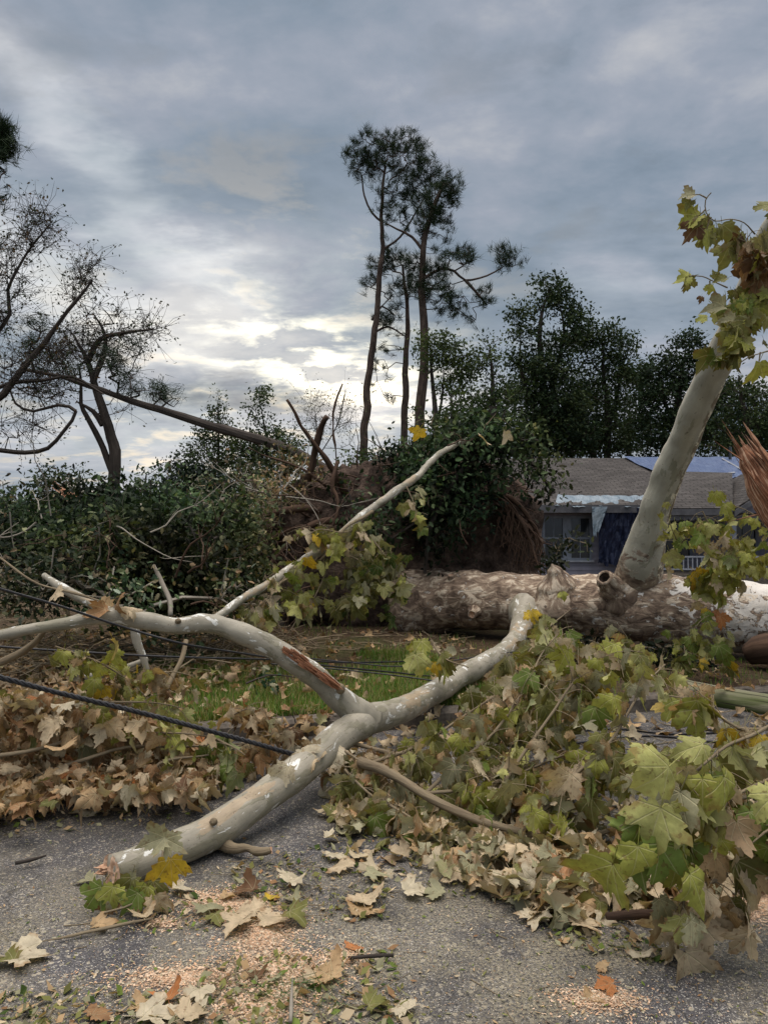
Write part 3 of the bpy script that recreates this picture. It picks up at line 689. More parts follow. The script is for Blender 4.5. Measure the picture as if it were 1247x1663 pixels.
def pine(label, trunk, extra, d, ells, seed, r0, r1, dens=.085, name='pine_tree', cat='pine tree', droop=.0, group=None, ground=True):
    r = np.random.default_rng(seed); tr = []
    pts = [P(x, y, d) for x, y in trunk]
    if ground: pts[0] = np.array([pts[0][0], pts[0][1], 0.0])
    tr.append((pts, list(np.linspace(r0, r1, len(pts)))))
    for e in extra: q = [P(x, y, d + dd_) for x, y, dd_ in e]; tr.append((q, list(np.linspace(r1 * 1.1, .035, len(q)))))
    root = thing(name, label, cat, tuple(pts[0]), group)
    att = ell_pts(r, ells, d, dens, thr=.12); mb = MB(); PS, par, RR = grow(mb, tr, att, r, .55, .16, .014, lift=.05, pw=.40)
    mb.build('trunk', B_PINE, root)
    tips = np.array([i for i in range(len(PS)) if i not in set(par.tolist()) and RR[i] < .05]); 
    out = nrm(nrm(PS[tips] - PS[par[tips]]) + [0, 0, .55 - droop])
    mb = MB(); tufts(mb, r, PS[tips], out, cols=PINEC)
    for _ in range(2): sec = PS[tips] - out * .2 + r.normal(0, .22, (len(tips), 3)); tufts(mb, r, sec, nrm(out + r.normal(0, .5, out.shape)), 20, cols=PINEC)
    mb.build('crown', M_NEEDLE, root); return root
GP = 'tall pines behind the root plate'
pine('tallest pine, leaning slim trunk and round topped crown, leftmost of the three tall pines',
     [(587, 770), (592, 690), (601, 590), (612, 480), (621, 400), (623, 330), (625, 270)], [[(623, 362, 0), (604, 345, 0), (592, 318, 0), (588, 285, .5)], [(622, 405, 0), (650, 385, 0), (672, 350, .5), (690, 320, .8)]], 40,
     [(612, 232, 44, 22), (655, 232, 42, 20), (600, 262, 34, 24, .8), (632, 262, 60, 24), (585, 270, 22, 22), (690, 275, 26, 24), (660, 300, 34, 24), (570, 245, 12, 18), (640, 345, 30, 18, .5), (700, 300, 22, 25), (632, 310, 26, 24, .4), (578, 290, 16, 14, .5)], 11, .23, .06, group=GP)
pine('straight thick pine with one drooping side limb, rightmost of the three tall pines',
     [(681, 770), (684, 660), (687, 560), (688, 470), (690, 400), (705, 340), (722, 300)], [[(689, 452, 0), (715, 437, 0), (738, 440, 0), (755, 455, 0), (790, 448, .3), (815, 435, .4)], [(690, 410, 0), (670, 385, 0), (645, 372, -.3), (625, 362, -.4)], [(755, 455, 0), (778, 480, 0), (790, 495, 0)]], 38.5,
     [(725, 300, 20, 28), (712, 345, 30, 24), (738, 325, 12, 16), (695, 335, 26, 26), (730, 370, 26, 18, .7), (688, 372, 32, 16, .7), (755, 415, 22, 18), (725, 410, 34, 16, .7), (815, 415, 24, 16), (835, 425, 12, 10), (785, 470, 16, 14, .6), (790, 492, 14, 9), (705, 470, 36, 20), (735, 495, 34, 16), (672, 430, 26, 18), (755, 515, 24, 8, .7), (710, 440, 26, 14)], 12, .28, .08, group=GP)
pine('shorter pine with sparse side branches, middle one of the three tall pines',
     [(656, 770), (657, 660), (659, 560), (659, 490), (655, 430)], [[(603, 520, 0), (620, 497, 0), (640, 512, 0)], [(608, 540, 0), (630, 530, 0), (655, 545, 0)]], 41,
     [(612, 432, 18, 20), (600, 458, 14, 12), (640, 420, 24, 22), (655, 460, 30, 20), (630, 475, 22, 16), (628, 520, 22, 14), (642, 500, 18, 12, .7), (690, 480, 22, 14, .5), (625, 620, 22, 40, .25), (640, 560, 20, 30, .15), (618, 580, 16, 20, .2)], 13, .22, .06, group=GP)
GT = 'trees beyond the house'
tree('broadleaf_tree', 'small round topped light green tree just right of the tall pines', 'tree', [[(705, 770), (706, 700), (700, 620), (702, 560)], [(706, 700), (716, 650), (720, 590)]], 34,
     [(700, 556, 34, 24), (735, 578, 26, 24), (752, 600, 22, 26), (695, 590, 22, 18, .6), (725, 630, 30, 28, .6), (760, 660, 34, 36, .6), (700, 680, 30, 30, .3)], 21, .16, .05, .040, 32, .25, .165, LGREEN, B_DARK, group=GT)
tree('broadleaf_tree', 'thin wispy tree between the round tree and the broad tall tree', 'tree', [[(800, 770), (800, 690), (798, 620), (795, 560)]], 33,
     [(798, 560, 20, 22, .5), (790, 590, 28, 26, .8), (805, 640, 36, 32), (780, 690, 45, 40, 1.1), (820, 700, 30, 40)], 22, .16, .04, .036, 27, .26, .15, GREEN + LGREEN, B_DARK, group=GT)
tree('broadleaf_tree', 'broad tall tree with two rising stems and a domed top, highest tree behind the house', 'tree', [[(886, 790), (886, 700), (880, 610), (876, 540), (890, 470)], [(886, 690), (900, 610), (915, 540), (905, 480)], [(886, 700), (850, 620), (845, 530)]], 36,
     [(890, 468, 30, 24), (908, 492, 30, 24), (862, 500, 28, 20, .7), (838, 510, 12, 16, .8), (930, 530, 30, 26), (860, 545, 34, 22, .5), (905, 550, 46, 26, .9), (845, 590, 30, 22, .7), (890, 600, 56, 34), (880, 650, 66, 40, 1.2), (850, 700, 50, 40), (930, 690, 40, 50), (890, 725, 60, 30)], 23, .26, .06, .042, 36, .27, .18, DGREEN + GREEN, B_DARK, group=GT)
tree('broadleaf_tree', 'rounded tree with a lighter grey green crown right of the tallest broadleaf', 'tree', [[(985, 790), (985, 700), (978, 620), (975, 550)], [(985, 700), (1003, 630), (1010, 580)]], 37,
     [(975, 540, 34, 20), (1003, 560, 28, 26), (950, 560, 24, 22), (985, 600, 44, 34), (1015, 610, 18, 26, .7), (965, 650, 44, 40), (1000, 690, 40, 46), (960, 725, 50, 30)], 24, .22, .06, .042, 33, .27, .17, GREEN, B_DARK, group=GT)
tree('broadleaf_tree', 'dark spiky topped tree directly behind the leaning pale limb', 'tree', [[(1100, 790), (1100, 700), (1105, 620), (1115, 560)], [(1100, 700), (1075, 640), (1070, 600)]], 35,
     [(1115, 555, 24, 16), (1140, 575, 26, 20), (1090, 585, 26, 18), (1065, 605, 26, 22), (1120, 615, 44, 26), (1085, 650, 46, 36), (1045, 655, 20, 34, .7), (1120, 690, 50, 40), (1060, 715, 50, 36), (1160, 640, 24, 30)], 25, .24, .06, .042, 33, .27, .185, DGREEN, B_DARK, group=GT)
tree('broadleaf_tree', 'loose leafy tree at the right edge between limb and splintered wood', 'tree', [[(1215, 790), (1215, 720), (1205, 650), (1200, 610)]], 33,
     [(1195, 640, 40, 26, .6), (1235, 650, 36, 30, .7), (1205, 690, 50, 32), (1255, 700, 40, 50), (1180, 725, 50, 25), (1285, 650, 40, 50)], 26, .2, .05, .036, 28, .28, .155, GREEN, B_DARK, group=GT)
tree('pine_sapling', 'slim young evergreen standing in front of the woodland right of centre', 'tree', [[(735, 770), (735, 700), (733, 640)]], 30,
     [(735, 670, 18, 30, .8), (730, 715, 40, 30, 1.2), (660, 735, 60, 20), (600, 745, 50, 18)], 27, .1, .03, .036, 26, .28, .15, GREEN + LGREEN, B_DARK, group=GT)
tree('woodland_tree', 'broad dark tree filling the gap behind the round light tree and the house ridge', 'tree', [[(800, 790), (800, 720), (800, 660)]], 46,
     [(760, 690, 50, 34), (820, 660, 40, 36), (850, 620, 30, 26), (800, 720, 70, 30), (900, 700, 50, 40), (720, 725, 50, 24)], 28, .25, .05, .045, 26, .34, .2, DGREEN, B_DARK, thr=.08, group=GT)
tree('woodland_tree', 'broad dark tree filling the skyline behind the two tall broadleaf trees', 'tree', [[(1020, 790), (1020, 720), (1020, 660)]], 48,
     [(950, 640, 40, 34), (1030, 650, 46, 40), (1000, 700, 70, 34), (1070, 700, 50, 34), (930, 700, 40, 40), (1040, 610, 24, 26)], 29, .25, .05, .045, 26, .34, .2, GREEN, B_DARK, thr=.08, group=GT)
tree('woodland_tree', 'broad dark tree low behind the right end of the roof', 'tree', [[(1180, 790), (1180, 720), (1180, 670)]], 47,
     [(1150, 690, 50, 34), (1220, 690, 50, 36), (1190, 650, 40, 30), (1180, 725, 70, 26), (1280, 700, 50, 50)], 30, .25, .05, .045, 26, .34, .2, DGREEN, B_DARK, thr=.08, group=GT)
# left side: broken, wind-stripped trees
GL = 'storm stripped trees on the left'
tree('forked_tree', 'dark forked bare tree with two leaning stems and broken twiggy crown', 'tree',
     [[(190, 815), (186, 760), (176, 710), (166, 660), (152, 622), (140, 585), (118, 545)], [(184, 770), (160, 715), (142, 678), (132, 655), (131, 620), (128, 596)], [(166, 690), (152, 668), (125, 652)], [(150, 622), (165, 580), (168, 545), (150, 510)], [(140, 590), (160, 550), (200, 540), (245, 535)]], 22,
     [(150, 440, 26, 26, .8), (125, 470, 18, 24, .5), (165, 500, 36, 30, .5), (140, 560, 50, 40, .4), (190, 590, 30, 24, .8), (245, 535, 22, 14, .8), (90, 560, 36, 40, .3), (190, 640, 36, 30, .35), (75, 610, 40, 40, .35), (210, 560, 30, 30, .3)], 31, .20, .05, .075, 2, .05, .085, DGREEN + BRN, B_DARK, .009, .22, .4, GL, 4, True, None, -.1, thr=.25)
tree('broken_tree', 'dark leaning trunk with a long arched lower limb, at the left edge', 'tree',
     [[(-60, 760), (-30, 690), (5, 640), (40, 595), (75, 555), (110, 505), (150, 455)], [(-10, 730), (40, 735), (78, 728), (105, 700), (125, 668), (95, 658), (55, 668), (25, 655), (15, 625)], [(-30, 640), (20, 622), (70, 618), (120, 612), (170, 640)], [(-20, 560), (15, 510), (12, 470), (45, 410), (80, 365)]], 19,
     [(60, 352, 26, 22, .7), (30, 385, 30, 26, .6), (70, 400, 16, 18, .4), (15, 450, 20, 40, .5), (20, 345, 20, 16, .5), (150, 430, 20, 22, .6), (30, 610, 50, 40, .3), (60, 640, 50, 26, .35), (0, 520, 22, 40, .5), (30, 690, 44, 26, .35), (100, 570, 36, 30, .3)], 32, .12, .04, .075, 2, .05, .08, DGREEN + BRN, B_DARK, .008, .22, .4, GL, 4, True, None, -.1, thr=.3)
# snapped pine top hung across: trunk runs down to the right
def hung(label):
    d = 20; root = thing('snapped_pine_top', label, 'tree', P(480, 725, d)); mb = MB(); r = np.random.default_rng(5)
    pts = [P(*q) for q in ((40, 600, 21), (100, 612, 20.8), (150, 628, 20.6), (215, 652, 20.4), (260, 665, 20.2), (300, 678, 20.1), (345, 692, 20), (400, 708, 19.8), (470, 730, 19.4), (540, 770, 19))]
    tube(mb, pts, [.04, .06, .08, .09, .10, .11, .12, .13, .135, .14], 10, .3, .02, 5); att = ell_pts(r, [(60, 525, 20, 16, 1.5), (45, 560, 18, 16, 1.2), (180, 572, 24, 20), (200, 605, 28, 20, 1.2), (255, 640, 24, 16, 2), (285, 650, 18, 12, 1), (100, 600, 40, 16, 1), (225, 560, 12, 10), (210, 630, 26, 16)], 20.4, .05)
    PS, par, RR = grow(mb, [(pts, [.05] * len(pts))], att, r, .4, .2, .010, lift=.0)
    mb.build('trunk', B_DARK, root)
    tips = np.array([i for i in range(len(PS)) if i not in set(par.tolist()) and RR[i] < .04]); out = nrm(nrm(PS[tips] - PS[par[tips]]) + [.2, 0, -.6])
    mb = MB(); tufts(mb, r, PS[tips], out, 22, .42, .014, PINEC); tufts(mb, r, PS[tips] + r.normal(0, .2, (len(tips), 3)), nrm(out + [0, 0, -.5]), 14, .36, .014, PINEC); mb.build('crown', M_NEEDLE, root)
hung('snapped pine trunk hung level across the forked tree, needles drooping')
pine('long needled pine boughs reaching in at the upper left edge', [(-120, 760), (-105, 500), (-90, 300), (-80, 200)], [[(-90, 300, 0), (-50, 240, 0), (-15, 215, 0)]], 24,
     [(2, 212, 14, 16, 3), (8, 245, 14, 16, 1.2), (-15, 230, 24, 30, 2), (2, 280, 8, 10, 1), (-4, 322, 8, 8, 2), (0, 400, 8, 10, 1)], 34, .22, .06)
GM = 'evergreens behind the brush pile'
tree('young_evergreen', 'young evergreen with a thin bare tipped leader above the dark round bush', 'tree', [[(356, 820), (355, 740), (354, 680), (354, 650)]], 24,
     [(354, 650, 8, 22, 2.5), (354, 675, 14, 14, 2), (350, 680, 20, 16, 1), (345, 710, 36, 22, .9), (330, 745, 50, 30), (380, 740, 40, 34), (330, 690, 20, 16, .5)], 41, .05, .006, .07, 14, .15, .10, LGREEN + GREEN, B_DARK, .008, group=GM)
tree('young_evergreen', 'conical leafy evergreen rising just left of the upturned roots', 'tree', [[(432, 820), (432, 740), (428, 690), (424, 660)]], 23,
     [(425, 645, 9, 16, 2.5), (422, 675, 30, 20, 1), (445, 690, 26, 24), (410, 720, 36, 30), (455, 730, 40, 34), (420, 770, 50, 40)], 42, .06, .006, .07, 15, .16, .10, LGREEN + GREEN, B_DARK, .008, group=GM)
tree('bush', 'dark rounded bush in front of the young evergreens', 'bush', [[(318, 850), (318, 810), (315, 780)]], 17, [(315, 795, 50, 38, 1.3), (285, 770, 26, 20), (345, 800, 40, 40, 1.2), (300, 830, 50, 30, 1.2)], 43, .08, .02, .06, 16, .13, .10, [(.009, .016, .012), (.013, .022, .014)], B_DARK, .008, group='bushes along the lot')
tree('bush', 'leafy green bush at the foot of the forked tree', 'bush', [[(110, 850), (110, 820), (100, 800)]], 18, [(90, 780, 44, 22, 1.2), (60, 765, 30, 20), (130, 790, 34, 26), (30, 790, 40, 30), (160, 800, 30, 20), (15, 750, 20, 22), (-10, 770, 30, 30)], 44, .05, .01, .036, 11, .16, .085, GREEN, B_DARK, .008, thr=.5, group='bushes along the lot')
tree('bush', 'low bush with airy top between forked tree and dark round bush', 'bush', [[(235, 850), (235, 810), (238, 770)]], 19, [(235, 790, 34, 20, .8), (215, 810, 40, 16, 1.2), (255, 770, 26, 20, .4), (250, 825, 50, 16, 1.2)], 45, .06, .015, .05, 10, .15, .10, GREEN, B_DARK, .008, group='bushes along the lot')
tree('bare_sapling', 'thin twiggy bare saplings against the glow beside the left pine', 'sapling', [[(520, 790), (515, 720), (512, 660)], [(518, 740), (548, 690), (560, 640)]], 25, [(515, 660, 24, 26, .7), (550, 670, 26, 40, .4), (500, 700, 30, 26, .5), (570, 700, 20, 30, .3)], 46, .035, .006, .05, 3, .15, .07, LGREEN + BRN, B_DARK, .006, .2, .4, None, 3)
# far woodland closing the horizon
r = np.random.default_rng(77)
n = 5200; x = r.uniform(-75, 75, n); y = r.uniform(62, 95, n); z = np.abs(r.normal(0, 1.5, n)) * (1.2 + .5 * fbm(np.stack([x * .12, y * 0, x * 0], -1), 3)) + .2
mb = MB(); leaf_cards(mb, r, np.stack([x, y, z], -1), 9, .5, .62, GREEN, .2, .8)
kind(tag(mb.build('distant_woodland', M_FAR), 'far belt of dark woodland along the horizon', 'woodland'), 'stuff')

# ------------------------------------------------------------------ upturned root plate of the fallen sycamore
syc = thing('fallen_sycamore', 'huge fallen sycamore with mottled pale trunk, upturned roots and leafy limbs across the road', 'tree', (2, 10, .12))
def root_plate():
    c = P(655, 905, 11.7); c[2] = 1.18; rx, ry, rz = 2.0, .62, 1.42
    nu, nv = 150, 90; u, v = np.meshgrid(np.arange(nu) / nu * 2 * math.pi, (np.arange(nv) + .5) / nv * math.pi)
    q = np.stack([np.cos(u) * np.sin(v), np.sin(u) * np.sin(v), np.cos(v)], -1); q = np.sign(q) * np.abs(q) ** .68
    p = q * [rx, ry, rz]; d = fbm(p * 1.1 + 3, 31, 5) * .22 + fbm(p * 5, 32, 4) * .13 + np.abs(fbm(p * [2.5, 2.5, .8], 35, 3)) * .16
    p = p * (1 + d[..., None] * .55) + c; p[..., 2] = np.maximum(p[..., 2], -.02)
    i = np.arange(nv - 1)[:, None]; j = np.arange(nu)[None]; k = (j + 1) % nu
    mb = MB(); mb.add(p, np.stack([i * nu + j, i * nu + k, (i + 1) * nu + k, (i + 1) * nu + j], -1).reshape(-1, 4)[:, ::-1])
    return mb.build('root_plate', M_SOIL, syc, True), c
rplate, RC = root_plate()
r = np.random.default_rng(91)
def root_tube(pts, r0, r1, seed, mt=B_ROOT, par=rplate, nm='root', rough=.012):
    mb = MB(); q = [P(*p_) for p_ in pts]; tube(mb, q, np.linspace(r0, r1, len(q)), 8, .06, rough, 6, seed, wob=.05); o = mb.build(nm, mt, par, True); o.location = (0, 0, 0)
    return o
for k, (pts, a, b) in enumerate([
    ([(560, 800, 11.2), (540, 760, 10.9), (515, 722, 10.8), (488, 682, 10.7), (461, 645, 10.6)], .05, .016),
    ([(500, 780, 11), (510, 735, 10.9), (520, 700, 10.8), (530, 677, 10.7)], .055, .038),
    ([(545, 800, 11), (546, 740, 10.8), (538, 700, 10.8), (545, 650, 10.8), (556, 618, 10.8)], .022, .007),
    ([(548, 750, 10.7), (540, 790, 10.6), (549, 815, 10.5), (538, 860, 10.4), (520, 900, 10.4), (490, 940, 10.5)], .03, .012),
    ([(560, 850, 11), (500, 850, 10.7), (470, 880, 10.4), (440, 915, 10.2), (405, 955, 10)], .05, .015),
    ([(520, 830, 11), (470, 835, 10.6), (445, 838, 10.5), (430, 838, 10.5)], .055, .035),
    ([(530, 790, 11), (480, 760, 10.8), (440, 745, 10.8), (405, 728, 10.8)], .025, .008),
    ([(520, 850, 11), (450, 870, 10.5), (410, 890, 10.3), (380, 910, 10.2)], .028, .008),
    ([(770, 800, 11.3), (815, 812, 11), (845, 850, 10.8), (870, 900, 10.7), (880, 945, 10.6)], .04, .012),
    ([(790, 790, 11.4), (840, 822, 11.1), (866, 860, 11), (878, 905, 10.9)], .05, .015)]):
    root_tube(pts, a, b, 50 + k)
def rootlets():
    mb = MB()
    for k in range(230):
        a = r.uniform(0, 6.28); a = a if math.cos(a) < .3 or r.random() < .6 else math.pi - a
        o = RC + np.array([math.cos(a) * 1.75, -.25 + r.uniform(-.3, .3), math.sin(a) * 1.25]); o[2] = max(o[2], .3)
        dr = np.array([math.cos(a), r.uniform(-.5, .1), math.sin(a) * .7]); L = r.uniform(.25, .95)
        p = [o - dr * .2]
        for j in range(4): dr = nrm(dr + r.normal(0, .25, 3) + [0, 0, -.18]); p.append(p[-1] + dr * L / 3)
        w = r.uniform(.006, .02); tube(mb, p, np.linspace(w, w * .3, 5), 4, .12, 0, cap=False)
    for k in range(34):                        # drooping fringe on the right rim
        px = r.uniform(812, 868); py = 812 + (px - 812) * .9 + r.uniform(-14, 14)
        p = [P(px - 20, py - 12, 11.1), P(px + r.uniform(-8, 8), py + 6, 10.9), P(px + r.uniform(-12, 22), py + r.uniform(25, 45), 10.8), P(px + r.uniform(-20, 30), py + r.uniform(50, 110), 10.7)]
        tube(mb, p, np.linspace(.018, .005, 4), 5, .1, 0, cap=False)
    o = mb.build('rootlets', B_ROOT, rplate, True); o.location = (0, 0, 0)
rootlets()
# ------------------------------------------------------------------ trunk and limbs of the sycamore
def S(pts): return [P(*p) for p in pts]
mb = MB()
TP = [(668, 982, 10.95), (705, 978, 10.7), (760, 975, 10.35), (850, 980, 9.9), (950, 984, 9.45), (1050, 988, 9.05), (1150, 994, 8.75), (1247, 1008, 8.5), (1400, 1030, 8.0), (1600, 1050, 7.6)]
tp, trr = tube(mb, S(TP), [.52, .43, .37, .365, .37, .385, .385, .40, .42, .42], 72, .045, .055, 2.6, 61)
trunk = mb.build('trunk', B_TRUNK, syc, True)
mb = MB()
UP = [(1036, 985, 9.12), (1034, 950, 9.07), (1040, 915, 8.9), (1052, 870, 8.72), (1064, 825, 8.5), (1085, 770, 8.25), (1110, 715, 7.95), (1133, 660, 7.6), (1159, 600, 7.25), (1186, 548, 6.9), (1210, 495, 6.6), (1231, 440, 6.3), (1250, 385, 6.0), (1290, 320, 5.7)]
up_p, up_r = tube(mb, S(UP), [.16, .26, .255, .20, .166, .158, .153, .146, .139, .132, .13, .12, .11, .09], 48, .04, .022, 3.0, 62)
limb_up = mb.build('limb', B_UP, syc, True); limb_up['label'] = 'tall pale limb standing up from the trunk'
def stub(base, tip, rb, rt, hollow=True, seed=3, mt=B_TRUNK, nm='branch_stub'):
    b, t_ = P(*base), P(*tip); mb = MB(); ax = nrm(t_ - b); L = np.linalg.norm(t_ - b)
    p, q = tube(mb, [b, b + ax * L * .45, b + ax * L * .8, t_], [rb, rt * 1.55, rt * 1.12, rt], 24, .025, .03, 9, seed, cap=False)
    # rim rolled into the hollow
    X = nrm(np.cross(ax, [0, 0, 1.0]) if abs(ax[2]) < .9 else np.cross(ax, [1.0, 0, 0])); Y = np.cross(ax, X); th = np.arange(24) / 24 * 2 * math.pi
    rings = []
    for rr, dz in ((rt * 1.04, -.004), (rt * .9, .02), (rt * .68, .005), (rt * .55, -.05 if hollow else -.004), (rt * .02, -.14 if hollow else .0)):
        rings.append(t_ + ax * dz + (X * np.cos(th)[:, None] + Y * np.sin(th)[:, None]) * rr * (1 + .06 * fbm(np.stack([np.cos(th) * 2, np.sin(th) * 2, th * 0 + dz], -1), seed))[:, None])
    V = np.vstack(rings); F = np.vstack([[(k * 24 + j, k * 24 + (j + 1) % 24, (k + 1) * 24 + (j + 1) % 24, (k + 1) * 24 + j) for j in range(24)] for k in range(4)])
    o = mb.build(nm, mt, trunk, True)
    m2 = MB(); m2.add(V[:], F[:48], (1, 1, 1), V); m2.add(V, F[48:], (1, 1, 1), V, 1)
    m2.build('stub_end', [mt, M_HEART if hollow else M_CUT], trunk, True)
stub((1004, 968, 8.98), (981, 938, 8.72), .26, .092, True, 4)
stub((1158, 985, 8.6), (1155, 932, 8.48), .33, .085, True, 5)
mb = MB(); tube(mb, S([(906, 985, 9.5), (904, 950, 9.42), (900, 928, 9.36), (896, 916, 9.33)]), [.36, .24, .09, .015], 24, .02, .03, 7, 6); mb.build('branch_stub', B_TRUNK, trunk, True)
stub((775, 990, 9.95), (766, 998, 9.72), .14, .055, False, 7)
stub((738, 960, 10.3), (732, 935, 10.25), .22, .05, False, 9)
# Y shaped limb on the road
mb = MB()
LA = [(182, 1416, 3.36), (230, 1400, 3.46), (300, 1372, 3.62), (350, 1348, 3.76), (410, 1308, 3.95), (460, 1272, 4.15), (510, 1232, 4.42), (548, 1200, 4.68), (590, 1170, 5.0), (640, 1158, 5.4), (700, 1128, 6.1), (760, 1092, 6.9), (812, 1062, 7.8), (836, 1040, 8.5), (848, 1012, 9.1), (854, 992, 9.62), (857, 984, 9.95)]
la_p, la_r = tube(mb, S(LA), [.074, .077, .080, .085, .085, .084, .083, .088, .100, .092, .090, .092, .092, .098, .125, .23, .30], 40, .02, .019, 4.5, 63)
limb = mb.build('limb', B_LIMB, syc, True); limb['label'] = 'thick smooth limb resting on the road, sawn through at its near end'
mb = MB()
LB = [(604, 1176, 5.02), (580, 1158, 4.97), (552, 1134, 4.9), (515, 1100, 4.82), (470, 1068, 4.75), (420, 1040, 4.7), (380, 1022, 4.66), (335, 1012, 4.62), (285, 1016, 4.6), (240, 1008, 4.55), (190, 1000, 4.5), (150, 1003, 4.45), (100, 1014, 4.4), (50, 1022, 4.35), (-10, 1034, 4.3), (-80, 1040, 4.2)]
tube(mb, S(LB), [.090, .090, .083, .075, .071, .066, .062, .057, .052, .054, .048, .042, .039, .033, .030, .028], 36, .02, .016, 5, 64)
limb2 = mb.build('limb', B_LIMB, syc, True); limb2['label'] = 'arching side limb with a torn bark wound, reaching left over the leaves'
# sawn face, with splintered rim
def cut_face(c, ax, rad, par, seed=2, splint=True, push=.002):
    X = nrm(np.cross(ax, [0, 0, 1.0])); Y = np.cross(ax, X); mb = MB(); th = np.arange(36) / 36 * 2 * math.pi; rr = np.linspace(0, 1, 9)
    V = []
    for q in rr:
        d = (X * np.cos(th)[:, None] + Y * np.sin(th)[:, None]) * q * rad
        V.append(c + ax * push + d + ax * (fbm(d * 45, seed, 3) * .0035 + .006 * np.sin(np.cos(th + .4) * q * 9) * .5)[:, None])
    V = np.vstack(V); F = [(k * 36 + j, (k + 1) * 36 + j, (k + 1) * 36 + (j + 1) % 36, k * 36 + (j + 1) % 36) for k in range(8) for j in range(36)]
    mb.add(V, F)
    if splint:
        r = np.random.default_rng(seed)
        for k in range(7):
            a = r.uniform(-.5, 1.3); o = c + (X * math.cos(a) + Y * math.sin(a)) * rad * r.uniform(.55, .97)
            tip = o + ax * r.uniform(.012, .05) + r.normal(0, .008, 3); tube(mb, [o - ax * .02, (o + tip) / 2, tip], [.008, .006, .001], 4, .02, 0, cap=False)
    return mb.build('cut_end', M_CUT, par)
cut_face(la_p[0], nrm(nrm(la_p[0] - la_p[2]) + [-.25, -.25, 0]), .0745, limb)
# short sawn side stub lying under the limb, knots
mb = MB(); sp, sr = tube(mb, S([(345, 1358, 3.80), (378, 1378, 3.70), (402, 1378, 3.66), (422, 1384, 3.62), (440, 1381, 3.62)]), [.045, .025, .020, .021, .016], 16, .01, .009, 14, 4, cap=True)
st = mb.build('branch_stub', B_TWIG, limb, True); cut_face(sp[-1], nrm(sp[-1] - sp[-3]), .0165, limb, 3, False, .002)
def knot(px, py, d, rad, par, seed):
    c = P(px, py, d); mb = MB(); ax = nrm(np.array([0, 0, CAMH]) - c + [0, 0, .6]); tube(mb, [c - ax * .03, c + ax * .006, c + ax * .012], [rad * 1.6, rad, rad * .45], 14, .01, .004, 20, seed); mb.build('knot', B_TWIG, par, True)
knot(347, 1334, 3.67, .013, limb, 1); knot(290, 1008, 4.54, .012, limb2, 2); knot(552, 1118, 4.80, .022, limb2, 3)
# wound with torn bark on the side limb
mb = MB(); r = np.random.default_rng(6)
wp = S([(455, 1052, 4.66), (480, 1066, 4.67), (505, 1085, 4.70), (528, 1103, 4.74), (548, 1122, 4.79)])
for k in range(46):
    t_ = r.uniform(0, .8); L = r.uniform(.06, .2); i = t_ * (len(wp) - 1); a = int(i); q = wp[a] * (1 - i + a) + wp[min(a + 1, 4)] * (i - a)
    ax = nrm(wp[4] - wp[0]); o = q + r.normal(0, 1, 3) * [.012, .012, .014] + [0, .01, 0]; w = r.uniform(.004, .010)
    lift_ = r.uniform(0, .02) * np.array([.2, -1, .8]) * (r.random() < .35)
    tube(mb, [o, o + ax * L * .5, o + ax * L + lift_], [w, w, .001], 5, .04, 0, cap=False)
mb.build('torn_bark', M_SPLINT, limb2)
# slender pale branches
def branch(pts, radii, nm='branch', mt=B_LIMB, par=syc, sides=14, seed=1, rough=.003, wob=0., label=None):
    mb = MB(); p, q = tube(mb, S(pts), radii, sides, .04, rough, 8, seed, wob=wob); o = mb.build(nm, mt, par, True)
    if label: o['label'] = label
    return o
branch([(585, 1238, 4.45), (615, 1250, 4.3), (650, 1268, 4.2), (710, 1303, 4.02), (780, 1333, 3.9), (840, 1348, 3.84), (890, 1360, 3.8), (950, 1360, 3.78), (1015, 1342, 3.7)], [.034, .027, .024, .023, .021, .018, .017, .014, .010], mt=B_TWIG, wob=.012)
branch([(480, 1250, 4.5), (560, 1210, 4.8), (660, 1225, 4.6), (720, 1185, 4.6)], [.014, .014, .012, .006], mt=B_TWIG, wob=.02)
# leaning branch (thin pale pole that rests on the root plate)
lean = thing('leaning_branch', 'long thin pale branch leaning up over the root plate, leafy at both ends', 'branch', G(350, 1120, .1))
branch([(340, 1012, 7.0), (352, 1003, 7.1), (400, 970, 7.4), (450, 940, 7.7), (500, 905, 8.05), (545, 875, 8.4), (600, 828, 8.8), (660, 785, 9.2), (722, 735, 10.0), (780, 705, 10.8), (815, 690, 11.3)], [.034, .038, .042, .044, .046, .048, .046, .044, .040, .034, .02], 'branch', B_LIMB, lean, 20, 2, .008, .03)
branch([(500, 906, 8.0), (480, 930, 7.8), (440, 955, 7.6), (390, 990, 7.4)], [.022, .02, .014, .008], 'twig', B_TWIG, lean, 8, 3, 0, .02)
branch([(605, 830, 8.7), (560, 860, 8.4), (540, 890, 8.2), (510, 925, 8.0)], [.02, .018, .014, .008], 'twig', B_TWIG, lean, 8, 4, 0, .03)
